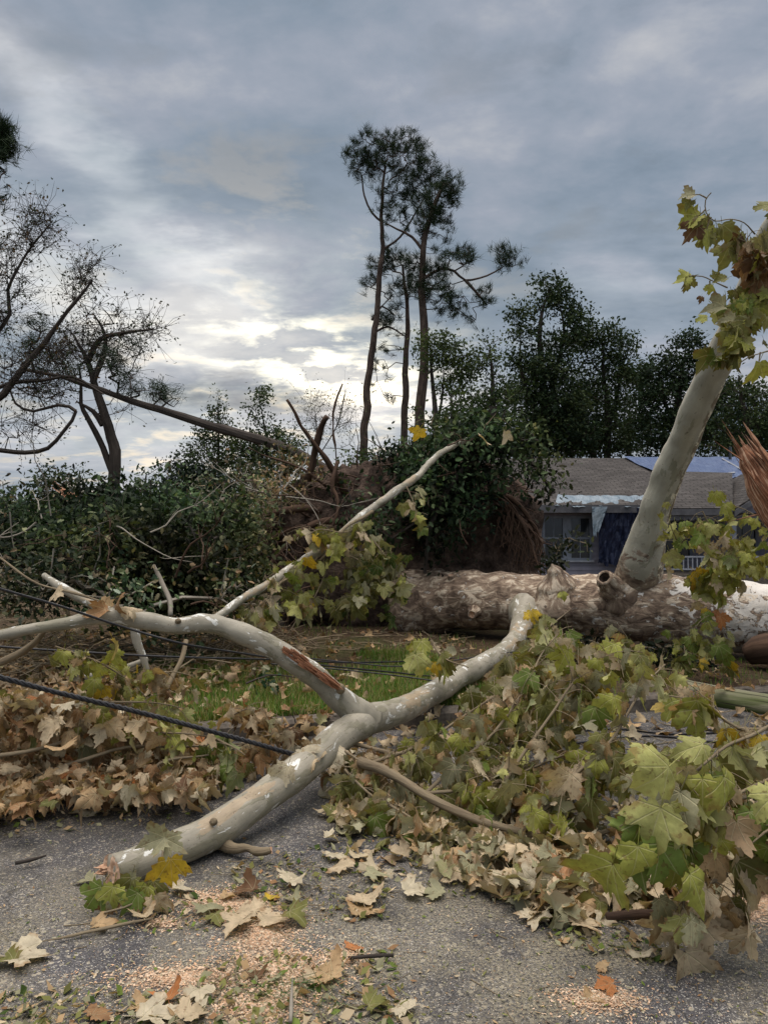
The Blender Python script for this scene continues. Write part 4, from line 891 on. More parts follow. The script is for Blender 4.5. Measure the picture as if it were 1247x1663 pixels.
# other loose pale branches at the left
for pts, rr, lab, mt in (
    ([(72, 934, 6.05), (110, 958, 5.9), (165, 986, 5.8), (215, 1006, 5.7)], [.022, .036, .037, .034], 'pale branch slanting down behind the arching limb at the left', B_LIMB),
    ([(218, 1010, 5.6), (222, 1040, 5.6), (232, 1065, 5.6), (240, 1092, 5.6)], [.032, .034, .028, .02], 'short white flaking branch hanging below the arching limb', B_LIMB),
    ([(250, 918, 7.2), (262, 945, 7.1), (276, 975, 7.0), (278, 1000, 6.9)], [.016, .022, .022, .02], 'grey broken branch sticking up behind the arching limb', B_GREY),
    ([(303, 1040, 5.3), (295, 1070, 5.2), (280, 1100, 5.1), (268, 1130, 5.0)], [.016, .017, .015, .012], 'brown propping branch under the arching limb', B_TWIG),
    ([(-60, 870, 5.9), (0, 905, 5.8), (60, 945, 5.7), (130, 965, 5.6), (200, 990, 5.5)], [.009, .010, .009, .008, .005], 'thin brown twig crossing the far left brush above the arching limb', B_TWIG),
    ([(-20, 1085, 4.6), (30, 1062, 4.6), (60, 1040, 4.55), (75, 1020, 4.5)], [.02, .022, .02, .015], 'short brown branch rising to the arching limb at the left edge', B_TWIG),
    ([(140, 1100, 6.0), (190, 1090, 6.0), (240, 1070, 6.0)], [.03, .028, .02], 'pale stick lying among the twigs at the left', B_LIMB),
    ([(985, 1488, 2.88), (1030, 1486, 2.90), (1068, 1484, 2.90)], [.016, .018, .014], 'dark red brown stick under the big green leaves', B_ROOT),
    ([(25, 1402, 3.55), (50, 1396, 3.58), (76, 1388, 3.62)], [.006, .007, .004], 'thin dark twig lying alone on the bare asphalt', B_DARK),
    ([(60, 1530, 2.90), (120, 1522, 2.95), (180, 1508, 3.0), (250, 1492, 3.07)], [.003, .006, .007, .004], 'long thin twig below the sawn limb end', B_TWIG),
    ([(472, 1660, 2.43), (474, 1630, 2.5), (476, 1590, 2.62)], [.005, .005, .003], 'pale straight twig at the bottom edge', B_GREY),
    ([(565, 1556, 2.79), (600, 1552, 2.8), (640, 1550, 2.81)], [.004, .005, .003], 'short dark twig on the greenish dust', B_DARK),
):
    mb = MB(); q = S(pts); p, _ = tube(mb, q, rr, 12, .04, .003, 8, 5, wob=.008); c = p[0].copy()
    root = mb.build('loose_branch' if max(rr) > .012 else 'twig', mt, None, True); tag(root, lab, 'branch' if max(rr) > .012 else 'twig')
# mossy log and other trunk piece at the right
mb = MB(); p, q = tube(mb, S([(1088, 1116, 7.2), (1150, 1132, 6.95), (1250, 1150, 6.6), (1420, 1180, 6.1)]), [.108, .112, .118, .12], 28, .06, .006, 4, 9)
o = mb.build('wooden_log', B_MOSS, None, True); tag(o, 'weathered straight log with green moss on its side lying at the kerb', 'log')
mb = MB(); tube(mb, S([(1215, 1062, 8.0), (1240, 1055, 7.9), (1300, 1050, 7.8), (1500, 1050, 7.5)]), [.12, .16, .18, .2], 24, .05, .02, 4, 10)
tag(mb.build('broken_limb', B_ROOT, None, True), 'rough red brown limb lying under the trunk at the right edge', 'limb')
mb = MB(); tube(mb, S([(900, 1052, 9.6), (960, 1050, 9.3), (1040, 1052, 9.1), (1120, 1060, 8.9)]), [.10, .11, .12, .11], 20, .05, .02, 4, 12)
tag(mb.build('broken_limb', B_TRUNK, None, True), 'dull broken limb lying in the shadow beneath the middle of the trunk', 'limb')
# splintered ends
def splinter(name, label, tip, base, rb, n, seed, body=None, ln=.8):
    root = thing(name, label, 'broken limb', base); r = np.random.default_rng(seed); ax = nrm(tip - base); L = np.linalg.norm(tip - base)
    X = nrm(np.cross(ax, [0, 0, 1.0])); Y = np.cross(ax, X); mb = MB()
    for k in range(n):
        a = r.uniform(0, 6.28); q = r.random() ** .5 * .9; o = base + (X * math.cos(a) + Y * math.sin(a)) * rb * q
        l = L * (1.02 - .62 * abs(q * math.cos(a - 1.9)) ** .8 - r.uniform(0, .35)); w = r.uniform(.14, .42) * rb
        c = o + (base - o) * r.uniform(.15, .75); e = c + ax * l + r.normal(0, .025, 3)
        tube(mb, [o - ax * .1, (o * .55 + e * .45), o * .2 + e * .8, e], [w, w * .85, w * .4, .001], 7, .06, w * .22, 30, k, cap=False, oval=r.uniform(.25, .6), wob=.01)
    tube(mb, [base - ax * .1, base + ax * L * .3, base + ax * L * .52, base + ax * L * .68], [rb * .95, rb * .85, rb * .5, rb * .12], 18, .03, rb * .14, 6, seed)
    for k in range(2):
        o = base + ax * r.uniform(.1, .6) * L; dr = nrm(ax * r.uniform(.3, .8) + (X * r.normal() + Y * r.normal()) * .8 - [.5, 0, 0]); tube(mb, [o, o + dr * rb * 2.1], [rb * .06, .001], 4, .1, 0, cap=False)
    mb.build('splintered_wood', M_SPLINT, root)
    if body is not None: mb = MB(); tube(mb, body, [rb * 1.02] * len(body), 24, .06, .02, 4, seed); mb.build('bark', B_TRUNK, root, True)
splinter('broken_limb', 'red brown splintered limb end jutting in from the right edge', P(1166, 670, 5.4), P(1292, 850, 5.2), .185, 70, 3, [P(1290, 860, 5.2), P(1340, 930, 5.2), P(1450, 1080, 5.3), G(1560, 1240)])
splinter('broken_limb', 'small reddish splintered limb end in the brush at the left', P(72, 772, 11), P(150, 835, 10.6), .12, 40, 4, [P(150, 835, 10.6), P(200, 880, 10.4), P(240, 960, 10.2)])
# ------------------------------------------------------------------ cables
M_CABLE = simple('cable_rubber', (.010, .010, .011), (.022, .022, .024), 20, .5, .1, .003, .4)
def cable(label, strands, twist=0.0, rad=.008):
    mb = MB()
    for pts in strands:
        p, _ = smooth_path(S(pts), [rad] * len(pts), .03)
        if twist:
            s = np.concatenate([[0], np.cumsum(np.linalg.norm(np.diff(p, axis=0), axis=1))])
            for ph in (0, 2.1, 4.2):
                o = np.stack([s * 0, np.cos(s * twist + ph), np.sin(s * twist + ph)], 1) * rad * .95; tube(mb, (p + o)[::1], [rad * .8] * len(p), 7, .03, 0)
        else: tube(mb, p[::2], [rad] * len(p[::2]), 8, .08, 0)
    o = mb.build('power_line', M_CABLE, None, True); tag(o, label, 'cable', 'downed power lines')
cable('thick twisted black power line sagging over the brown leaf pile', [[(-80, 1085, 3.6), (0, 1100, 3.75), (100, 1126, 3.9), (240, 1160, 4.1), (360, 1192, 4.25), (480, 1226, 4.45), (520, 1240, 4.62)]], 60, .0092)
cable('thin black line crossing over the arching limb and on behind it', [[(-80, 930, 3.6), (0, 956, 3.8), (100, 985, 4.05), (200, 1018, 4.3), (300, 1046, 4.45), (400, 1062, 4.95), (520, 1080, 5.8), (640, 1092, 6.8), (700, 1098, 7.3), (800, 1100, 7.8)]], 0, .0068)
cable('thin black line passing low beneath the arching limb', [[(-80, 1040, 4.9), (0, 1050, 5.0), (120, 1058, 5.15), (260, 1066, 5.4), (400, 1070, 5.9), (480, 1072, 6.6), (560, 1076, 7.4), (660, 1074, 8.0), (750, 1068, 8.6)]], 0, .0075)
cable('pair of thin black wires stretched low across the grass before the root plate', [[(420, 1060, 7.6), (560, 1075, 7.5), (660, 1082, 7.4), (780, 1066, 7.6), (900, 1050, 7.9)], [(440, 1078, 6.9), (560, 1088, 6.9), (650, 1098, 6.8), (720, 1108, 6.7)]], 0, .006)
cable('tangled black wires lying on the road at the right', [[G(860, 1215, .01).tolist() and (860, 1215, G(860, 1215, .01)[1]), (960, 1204, G(960, 1204, .01)[1]), (1060, 1195, G(1060, 1195, .01)[1]), (1180, 1206, G(1180, 1206, .01)[1]), (1300, 1200, G(1300, 1200, .01)[1])], [(900, 1190, G(900, 1190, .01)[1]), (1000, 1184, G(1000, 1184, .01)[1]), (1120, 1192, G(1120, 1192, .01)[1]), (1300, 1175, G(1300, 1175, .01)[1])]], 0, .008)
# ------------------------------------------------------------------ leaves
OUT_R = [(0, .0), (.09, -.10), (.22, -.13), (.30, -.05), (.47, -.10), (.44, .04), (.56, .10), (.52, .20), (.70, .25), (.80, .46), (.62, .46), (.58, .58), (.46, .53), (.34, .48), (.27, .50), (.33, .62), (.24, .70), (.22, .82), (.11, .86), (0, 1.06)]
def leaf_template(lod, r, curl, droop, twist=.0):
    R_ = np.array(OUT_R)
    if lod == 1: R_ = R_[[0, 2, 4, 5, 8, 9, 12, 14, 15, 17, 19]]
    if lod == 2: R_ = R_[[0, 4, 9, 14, 19]]
    c0 = np.array([0, .2]); L = R_[1:-1][::-1] * [-r.uniform(.85, 1.1), r.uniform(.92, 1.06)]; O = np.vstack([R_, L]); n = len(O)
    O = c0 + (O - c0) * (1 + r.normal(0, .08, (n, 1))) * [r.uniform(.72, 1.08), r.uniform(.9, 1.08)]; sk = r.uniform(-.15, .15); O[:, 0] += sk * O[:, 1]
    c = np.array([0, .28]); fr = {0: (1, .72, .42, .18), 1: (1, .5), 2: (1,)}[lod]
    P2 = np.vstack([c + (O - c) * f for f in fr] + [c[None]])
    F = []
    for k in range(len(fr) - 1): F += [(k * n + i, k * n + (i + 1) % n, (k + 1) * n + (i + 1) % n, (k + 1) * n + i) for i in range(n)]
    b = (len(fr) - 1) * n; F += [(b + i, b + (i + 1) % n, len(P2) - 1, -1) for i in range(n)]
    x, y = P2[:, 0], P2[:, 1]; ph = r.uniform(0, 6.28, 4)
    # fold about the midrib, roll the sides, droop the tip, ruffle the rim
    k = curl; xr = np.where(np.abs(k) > 1e-3, np.sin(k * np.abs(x)) / (k + 1e-9) * np.sign(x), x); z = -(1 - np.cos(k * np.abs(x))) / (k + 1e-9)
    z = z + r.uniform(.1, .5) * np.abs(x) ** 1.0 * .6
    rad = np.hypot(x, y - .28); z = z + (.13 + .10 * abs(curl)) * rad ** 2 * np.sin(3.0 * np.arctan2(x, y - .28) + ph[0]) + .05 * rad * np.sin(7 * x + ph[1]) + .04 * np.sin(9 * y + ph[2]) * rad + r.normal(0, .012, len(x)) * rad
    kd = droop; yy = np.sin(kd * y) / (kd + 1e-9); zz = -(1 - np.cos(kd * y)) / (kd + 1e-9)
    # rotate z offset along the bent axis
    nx = xr; ny = yy + z * np.sin(kd * y); nz = zz + z * np.cos(kd * y)
    if twist: a = twist * y; nx, nz = nx * np.cos(a) - nz * np.sin(a), nx * np.sin(a) + nz * np.cos(a)
    V = np.stack([nx, ny, nz], -1); U = np.stack([x, y, 0 * x], -1)
    if lod < 2:                                  # petiole
        m = len(V); w = .012; V = np.vstack([V, [(-w, 0, 0), (w, 0, 0), (0, 0, w * 1.6), (-w, -.48, .10), (w, -.48, .10), (0, -.48, .10 + w * 1.6)]]); U = np.vstack([U, np.tile([[0, -.1, 0]], (6, 1))])
        F += [(m, m + 1, m + 4, m + 3), (m + 1, m + 2, m + 5, m + 4), (m + 2, m, m + 3, m + 5)]
    return V, np.array([list(f) for f in F]), U
rt = np.random.default_rng(5)
TEMPL = {(lod, dry): [leaf_template(lod, rt, (rt.uniform(.6, 2.6) if dry else rt.uniform(.2, 1.3)) * rt.choice([-1, 1, 1]), rt.uniform(.3, 1.9) if dry else rt.uniform(.2, 1.1), rt.uniform(-.9, .9) if dry else rt.uniform(-.3, .3)) for _ in range(10)] for lod in (0, 1, 2) for dry in (0, 1)}
FLATT = [leaf_template(0, rt, rt.uniform(.3, .9) * rt.choice([-1, 1]), rt.uniform(.1, .6), rt.uniform(-.2, .2)) for _ in range(10)]
FOLDT = [leaf_template(0, rt, rt.uniform(1.1, 2.1), rt.uniform(.5, 1.3), rt.uniform(-.4, .4)) for _ in range(10)]
def put_leaves(mb, r, pos, tip, nor, size, col, lod=0, dry=0, T=None):
    n = len(pos); tip = nrm(tip); x = nrm(np.cross(tip, nor)); z = np.cross(x, tip); M = np.stack([x, tip, z], -1)
    vi = r.integers(0, 10, n); TT = T or TEMPL[(lod, dry)]
    size = np.broadcast_to(np.asarray(size, float), (n,)); col = np.broadcast_to(np.asarray(col, float), (n, 3))
    for v in range(10):
        k = np.where(vi == v)[0]
        if not len(k): continue
        V, F, U = TT[v]; W = np.einsum('nij,mj->nmi', M[k], V) * size[k][:, None, None] + pos[k][:, None]
        FF = F[None] + (np.arange(len(k)) * len(V))[:, None, None] * (F[None] >= 0)
        mb.add(W.reshape(-1, 3), FF.reshape(-1, 4), np.repeat(col[k], len(V), 0), np.tile(U, (len(k), 1)))
PG = dict(green=(.14, .19, .04), ygreen=(.29, .30, .065), olive=(.165, .165, .050), lime=(.38, .38, .13), yellow=(.52, .36, .035), beige=(.48, .385, .25), tan=(.42, .29, .155), brown=(.27, .155, .075), dkbrown=(.13, .070, .035), orange=(.42, .17, .06), pale=(.52, .455, .32), dgreen=(.060, .095, .022), grey=(.27, .26, .155))
def pal(r, n, spec):
    k = list(spec); w = np.array([spec[q] for q in k], float); i = r.choice(len(k), n, p=w / w.sum()); c = np.array([PG[q] for q in k])[i]; return c * r.uniform(.75, 1.2, (n, 1))
def hang(r, n, a=.5): t_ = np.stack([r.normal(0, a, n), r.normal(0, a, n), -np.ones(n)], -1); u = r.normal(size=(n, 3)) * [1, 1, .3] + [0, -.8, .5]; return t_, u
def lay(r, n, tilt=.35): a = r.uniform(0, 6.28, n); return np.stack([np.cos(a), np.sin(a), r.normal(0, tilt * .5, n)], -1), np.stack([r.normal(0, tilt, n), r.normal(0, tilt, n), np.ones(n)], -1) * np.where(r.random(n) < .25, -1, 1)[:, None]
def inside(r, n, poly):
    poly = np.array(poly, float); lo, hi = poly.min(0), poly.max(0); out = []
    while len(out) < n:
        q = r.uniform(lo, hi, (n, 2)); x, y = q.T; c = np.zeros(n, bool); j = len(poly) - 1
        for i in range(len(poly)):
            xi, yi = poly[i]; xj, yj = poly[j]; c ^= ((yi > y) != (yj > y)) & (x < (xj - xi) * (y - yi) / (yj - yi + 1e-9) + xi); j = i
        out += list(q[c])
    return np.array(out[:n])
SY_G = dict(green=1.2, ygreen=3.6, olive=4.5, lime=1.4, yellow=.3, tan=1.8, beige=1.8, grey=3)
SY_B = dict(tan=5, brown=5, beige=3.4, dkbrown=.7, pale=1, olive=.5, orange=.12)
def spray(mt, ml, r, path, r0, r1, nside, ls, per, size, spec, droop=.6, lod=0, dry=0, hng=.45, skip=.1):
    """a leafy shoot: main stem, side twigs, leaves hanging from them"""
    if per > 1: size *= .84; nside = int(nside * 1.3 + .5)
    q = np.array([P(*p) for p in path]) if len(path[0]) == 3 and not isinstance(path, np.ndarray) else np.asarray(path)
    mt.brk(); p, rr = tube(mt, q, np.linspace(r0, r1, len(q)), 7, .05, 0, wob=.012, seed=int(r.integers(99)), cap=False)
    i0 = int(skip * len(p)); pos = []
    for k in range(nside):
        i = int(r.uniform(i0, len(p) - 1)); t_ = nrm(p[min(i + 1, len(p) - 1)] - p[i - 1]); d = nrm(t_ * .5 + r.normal(0, .8, 3) + [0, 0, .1]); L = ls * r.uniform(.5, 1.2)
        a = [p[i], p[i] + d * L * .5, p[i] + nrm(d + [0, 0, -.5 * droop]) * L]; tube(mt, a, [max(.0022, r1 * .7), .002, .0016], 4, .08, 0, cap=False)
        for j in range(per): f = r.uniform(.3, 1.05); pos.append(a[0] * (1 - f) + a[2] * f + r.normal(0, .25 * size, 3) + [0, 0, -.25 * size])
    pos = np.array(pos); n = len(pos); tp, nr = hang(r, n, hng); pos[:, 2] = np.maximum(pos[:, 2], size * .5)
    put_leaves(ml, r, pos, tp, nr, size * r.uniform(.45, 1.3, n), pal(r, n, spec), lod, dry)
# --- leaves on the sycamore ------------------------------------------------
r = np.random.default_rng(101)
mt, ml = MT(), MB()
for path, ns, sz in (
    ([(690, 1290, 4.1), (740, 1240, 4.2), (800, 1190, 4.3), (850, 1120, 4.5), (880, 1060, 4.7), (905, 1030, 4.8)], 30, .145),
    ([(800, 1300, 4.0), (850, 1220, 4.1), (900, 1150, 4.2), (950, 1090, 4.35), (1010, 1060, 4.5)], 30, .15),
    ([(870, 1330, 3.8), (930, 1260, 3.8), (990, 1200, 3.9), (1040, 1120, 4.1), (1080, 1080, 4.2)], 15, .14),
    ([(600, 1240, 4.4), (680, 1210, 4.5), (740, 1170, 4.6), (800, 1130, 4.7), (840, 1100, 4.9)], 20, .15),
    ([(850, 1350, 3.8), (900, 1290, 3.8), (960, 1260, 3.8), (1030, 1235, 3.8), (1100, 1225, 3.8)], 12, .14),
    ([(680, 1290, 4.1), (760, 1280, 4.1), (850, 1250, 4.1), (930, 1220, 4.0)], 16, .15),
    ([(700, 1040, 6.2), (720, 1070, 6.0), (760, 1085, 5.8)], 2, .17),
    ([(830, 1110, 5.2), (860, 1060, 5.3), (890, 1020, 5.4), (925, 990, 5.5)], 12, .16), ([(820, 1130, 5.4), (850, 1080, 5.6), (900, 1040, 5.8), (930, 1020, 6.0)], 16, .17), ([(860, 1150, 5), (920, 1100, 5.2), (990, 1060, 5.4), (1060, 1060, 5.6)], 14, .16),
): spray(mt, ml, r, path, .011, .004, ns, .20, 3, sz, SY_G)
mt.build('twig', B_TWIG, syc, True); f = ml.build('foliage', M_LEAF, syc, True); f['label'] = 'olive and yellow green leaves on the shoots beside the road limb'
r = np.random.default_rng(102); mt, ml = MT(), MB()      # leaves round the junction
for path, ns, sz, sp in (([(560, 1250, 4.35), (600, 1290, 4.2), (640, 1320, 4.1), (680, 1350, 3.95)], 16, .15, dict(tan=3, beige=3, grey=3, olive=2, brown=1)), ([(560, 1220, 4.5), (600, 1240, 4.4), (640, 1230, 4.5)], 9, .13, SY_B), ([(620, 1300, 4.1), (680, 1340, 3.9), (720, 1370, 3.8)], 12, .15, dict(tan=3, beige=3, grey=4, green=1, olive=2))):
    spray(mt, ml, r, path, .008, .003, ns, .16, 3, sz, sp, dry=1)
n = 5; pos = np.array([P(505, 1232, 4.30), P(468, 1245, 4.08), P(490, 1218, 4.32), P(525, 1220, 4.4), P(540, 1215, 4.5)]); tp = np.array([[-.5, -.6, -.6], [-.3, -.5, -.9], [.6, -.5, -.3], [-.8, -.2, -.4], [.3, -.6, -.6]]); put_leaves(ml, r, pos, tp, np.tile([[0, -.6, 1.0]], (n, 1)), .13, pal(r, n, dict(beige=3, pale=2)), 0, 0)
mt.build('twig', B_TWIG, syc, True); ml.build('foliage', M_LEAF, syc, True)
r = np.random.default_rng(103); mt, ml = MT(), MB()      # top of the upright limb
for path, ns, per, sz, sp in (
    ([(1215, 480, 5.8), (1205, 500, 5.7), (1190, 525, 5.6), (1185, 560, 5.6)], 17, 3, .17, dict(ygreen=5, olive=4, green=2, lime=1)),
    ([(1240, 440, 5.8), (1232, 420, 5.6), (1215, 395, 5.5), (1200, 385, 5.4)], 18, 3, .17, dict(dkbrown=4, brown=3, olive=3, ygreen=1)),
    ([(1265, 430, 5.8), (1240, 450, 5.7), (1225, 480, 5.6)], 14, 3, .17, dict(olive=3, ygreen=3, brown=1))):
    spray(mt, ml, r, path, .008, .003, ns, .18, per, sz, sp, hng=.5)
for path in ([(1225, 380, 5.4), (1208, 362, 5.3), (1185, 356, 5.2), (1160, 359, 5.1), (1146, 345, 5.1), (1145, 325, 5.1), (1154, 313, 5.1)], [(1147, 322, 5.1), (1135, 316, 5.1), (1125, 317, 5.1)], [(1145, 340, 5.1), (1135, 350, 5.1)], [(1152, 355, 5.1), (1147, 372, 5.1)], [(1180, 467, 5.4), (1160, 458, 5.2), (1140, 449, 5.1), (1118, 448, 5.1)], [(1247, 570, 5.2), (1230, 575, 5.2), (1215, 580, 5.2), (1200, 590, 5.3)], [(1234, 572, 5.2), (1231, 592, 5.2)], [(1152, 456, 5.15), (1152, 465, 5.15)]):
    mt.brk(); tube(mt, S(path), [.006] + [.004] * (len(path) - 1), 5, .05, 0, cap=False)
L = [(1126, 317, -1, .05, .10, 'grey'), (1122, 325, -.5, -.8, .08, 'olive'), (1134, 350, -.9, -.3, .15, 'ygreen'), (1138, 352, .2, -1, .14, 'olive'), (1147, 372, .1, -1, .15, 'ygreen'), (1150, 372, -.6, -.8, .15, 'olive'), (1163, 372, .3, -1, .14, 'olive'), (1172, 365, .2, -1, .12, 'olive'), (1132, 366, -.8, -.8, .14, 'dkbrown'),
     (1120, 449, -1, -.1, .12, 'ygreen'), (1118, 452, .1, -1, .10, 'olive'), (1152, 463, 0, -1, .08, 'ygreen'), (1160, 452, -.2, .6, .06, 'olive'), (1178, 452, -.9, -.2, .10, 'olive'), (1138, 482, -.2, -1, .05, 'dkbrown'), (1146, 516, -1, 0, .08, 'ygreen'), (1231, 590, -.1, -1, .17, 'ygreen'), (1250, 333, -1, 0, .13, 'olive'), (1256, 345, -.2, -1, .12, 'olive'), (1245, 515, -.2, -1, .10, 'olive'), (1190, 520, -1, .1, .10, 'grey'), (1175, 497, -1, -.1, .14, 'grey')]
put_leaves(ml, r, np.array([P(a, b, 5.1) for a, b, *_ in L]), np.array([[c, r.uniform(-.2, .4), d] for _, _, c, d, *_ in L]), np.stack([r.normal(0, .3, len(L)), -np.ones(len(L)), r.uniform(.2, 1.2, len(L))], -1), np.array([x[4] for x in L]), np.array([PG[x[5]] for x in L]))
mt.build('twig', B_TWIG, syc, True); f = ml.build('foliage', M_LEAF, syc, True); f['label'] = 'yellow green and dark brown leaves near the top of the upright limb'
r = np.random.default_rng(104); mt, ml = MT(), MB()      # water shoots right of the upright limb
for path, ns, per, sz in (([(1085, 900, 7.6), (1110, 880, 7.4), (1140, 850, 7.2), (1175, 835, 7.0)], 7, 2, .15), ([(1075, 905, 7.7), (1100, 895, 7.5), (1085, 840, 7.3), (1095, 805, 7.2)], 4, 2, .15), ([(1120, 935, 7.8), (1160, 905, 7.5), (1200, 875, 7.2), (1245, 845, 7.0)], 12, 3, .17), ([(1130, 940, 7.8), (1180, 925, 7.5), (1230, 905, 7.3), (1270, 890, 7.2)], 13, 3, .18), ([(1140, 830, 7.0), (1150, 850, 7.0), (1165, 880, 7.0), (1175, 900, 7.0)], 8, 2, .17), ([(1250, 850, 7), (1210, 830, 7), (1180, 820, 7)], 4, 2, .15)):
    spray(mt, ml, r, path, .007, .003, ns, .18, per, sz, dict(lime=4, ygreen=5, green=2, beige=1.2, yellow=.4))
for path, ns in (([(1120, 1080, 7.2), (1110, 1050, 7.3), (1135, 1010, 7.3), (1150, 1000, 7.3)], 12), ([(1180, 1065, 7.3), (1160, 1030, 7.3), (1150, 1010, 7.3)], 7)):
    spray(mt, ml, r, path, .006, .003, ns, .16, 2, .15, dict(ygreen=4, green=4, yellow=.6, olive=1))
for (a, b, c, s_) in ((862, 992, 'yellow', .16), (912, 962, 'ygreen', .10), (1168, 1000, 'orange', .15), (1160, 992, 'orange', .10), (1140, 990, 'yellow', .10), (675, 1062, 'lime', .22)):
    put_leaves(ml, r, P(a, b, 7.6 if a > 700 else 5.6)[None], np.array([[.3, -.3, -1]]), np.array([[.2, -1, .5]]), s_, np.array(PG[c]))
mt.build('twig', B_TWIG, syc, True); f = ml.build('foliage', M_LEAF, syc, True); f['label'] = 'bright yellow green leaves on shoots above the trunk at the right'
# --- leaves of the leaning branch -------------------------------------------
r = np.random.default_rng(105); mt, ml = MT(), MB()
for path, ns, per, sp in (([(500, 905, 7.9), (470, 930, 7.7), (440, 965, 7.5), (400, 1000, 7.3)], 18, 3, SY_G), ([(600, 850, 8.2), (560, 865, 8.0), (520, 860, 8), (500, 870, 7.9)], 16, 3, SY_G), ([(560, 900, 8.2), (600, 920, 8.2), (590, 960, 8.1), (570, 985, 8.1)], 26, 3, dict(ygreen=2, olive=6, grey=2, dgreen=3)), ([(600, 870, 8.3), (640, 930, 8.3), (620, 970, 8.2)], 18, 3, dict(ygreen=2, olive=6, grey=1, dgreen=3)), ([(660, 790, 8.6), (672, 820, 8.5), (675, 845, 8.4)], 5, 2, SY_G), ([(530, 930, 8), (520, 950, 8), (500, 990, 7.8)], 10, 3, SY_G), ([(700, 690, 9.2), (705, 670, 9.2)], 1, 1, dict(yellow=1)), ([(790, 690, 9.6), (805, 672, 9.6)], 2, 1, dict(beige=1))):
    spray(mt, ml, r, path, .008, .003, ns, .26, per, .15, sp, lod=1)
mt.build('twig', B_TWIG, lean, True); ml.build('foliage', M_LEAF, lean, True)

# --- oak limbs draped over the root plate and brush at the left -------------
def oak_leaf_templ(r):
    O = [(0, 0), (.10, .12), (.22, .16), (.14, .28), (.30, .40), (.17, .48), (.28, .64), (.13, .72), (.14, .86), (0, 1)]
    R_ = np.array(O); Pn = np.vstack([R_, (R_[1:-1] * [-1, 1])[::-1]]); c = np.array([[0, .5]]); V2 = np.vstack([Pn, c]); n = len(Pn)
    x, y = V2.T; z = np.abs(x) * r.uniform(-.2, .6) - y * y * r.uniform(0, .5); return np.stack([x, y, z], -1), np.array([(i, (i + 1) % n, n, -1) for i in range(n)]), np.stack([x, y, 0 * x], -1)
OAK = [oak_leaf_templ(rt) for _ in range(10)]
def brush(name, label, cat, base, ells, seed, dens, per, spread, size, spec, stems, bark=B_DARK, group=None, tip=.007, dd=None, T=OAK, bw=.06):
    """ells: (px, py, rx, ry, depth[, density])"""
    r = np.random.default_rng(seed); root = thing(name, label, cat, base, group); att = np.vstack([ell_pts(r, [(a, b, c, e, *k)], d, dens * 1.25, dd, thr=.42, cl=1.5) for (a, b, c, e, d, *k) in ells])
    k = r.random(len(att)) < .16; b = att[k]; dv = nrm(r.normal(size=b.shape) + [0, -.2, .9]); L = r.uniform(.12, .5, (len(b), 1)) * (6 * bw if bw < .05 else 1); att = np.vstack([att] + [b + dv * L * f for f in (.35, .7, 1.0)])
    gz = .12; att[:, 2] = np.maximum(att[:, 2], gz + .05)
    mb = MB(); PS, par, RR = grow(mb, [(S(s), list(np.linspace(bw, bw * .4, len(s)))) for s in stems], att, r, .25, .25, tip, lift=-.1); mb.build('branches', bark, root)
    c = np.repeat(att, per, 0) + r.normal(0, spread, (len(att) * per, 3)) * [1, 1, .8]; n = len(c); c[:, 2] = np.maximum(c[:, 2], gz)
    co = np.repeat(nrm(r.normal(size=(len(att), 3)) + [0, -.2, -.3]), per, 0); t_ = nrm(r.normal(size=(n, 3)) + co * 1.3 + [0, 0, -.2]); u = r.normal(size=(n, 3)) + [0, -.5, .9]; mb = MB(); cf = np.clip(1 + 1.7 * fbm(c * .9 + 5, seed, 3), .28, 2.8)[:, None] * (1 + .35 * fbm(c * .8, seed + 5, 2)[:, None] * [1, 0, -.3]); put_leaves(mb, r, c, t_, u, size * r.uniform(.5, 1.35, n), pal(r, n, spec) * cf, 2, 0, T); mb.build('foliage', M_FAR, root); return root
OK = dict(odk=3, omid=4, olt=3.5, opale=1)
PG.update(odk=(.012, .021, .010), omid=(.024, .040, .016), olt=(.046, .066, .027), opale=(.11, .125, .065), osil=(.20, .21, .15), debris=(.13, .10, .06))
brush('fallen_oak_limb', 'dark green oak limb draped over the upturned roots', 'limb', P(690, 930, 10.6),
      [(660, 775, 50, 26, 10.6, .7), (800, 700, 40, 16, 10.4, 1), (700, 750, 60, 26, 10.8), (760, 722, 70, 20, 10.6, 1), (835, 712, 44, 16, 10.9, .8), (862, 770, 34, 30, 10.8, .5), (700, 800, 62, 34, 10.4, 1), (745, 835, 36, 30, 10.5, .7), (665, 825, 44, 30, 10.5, .5), (885, 795, 18, 18, 10.8, .6), (790, 765, 50, 28, 10.7, 1), (630, 742, 40, 14, 11, .4), (600, 850, 40, 20, 10.4, .5), (710, 878, 40, 14, 10.4, .5), (560, 800, 26, 14, 10.5, .4)], 201, .040, 17, .17, .085, OK,
      [[(800, 660, 10.5), (790, 720, 10.6), (740, 780, 10.5), (700, 850, 10.4), (690, 930, 10.5)], [(780, 735, 10.6), (740, 745, 10.6), (760, 735, 10.7), (800, 735, 10.8), (850, 740, 11), (900, 800, 11)]])
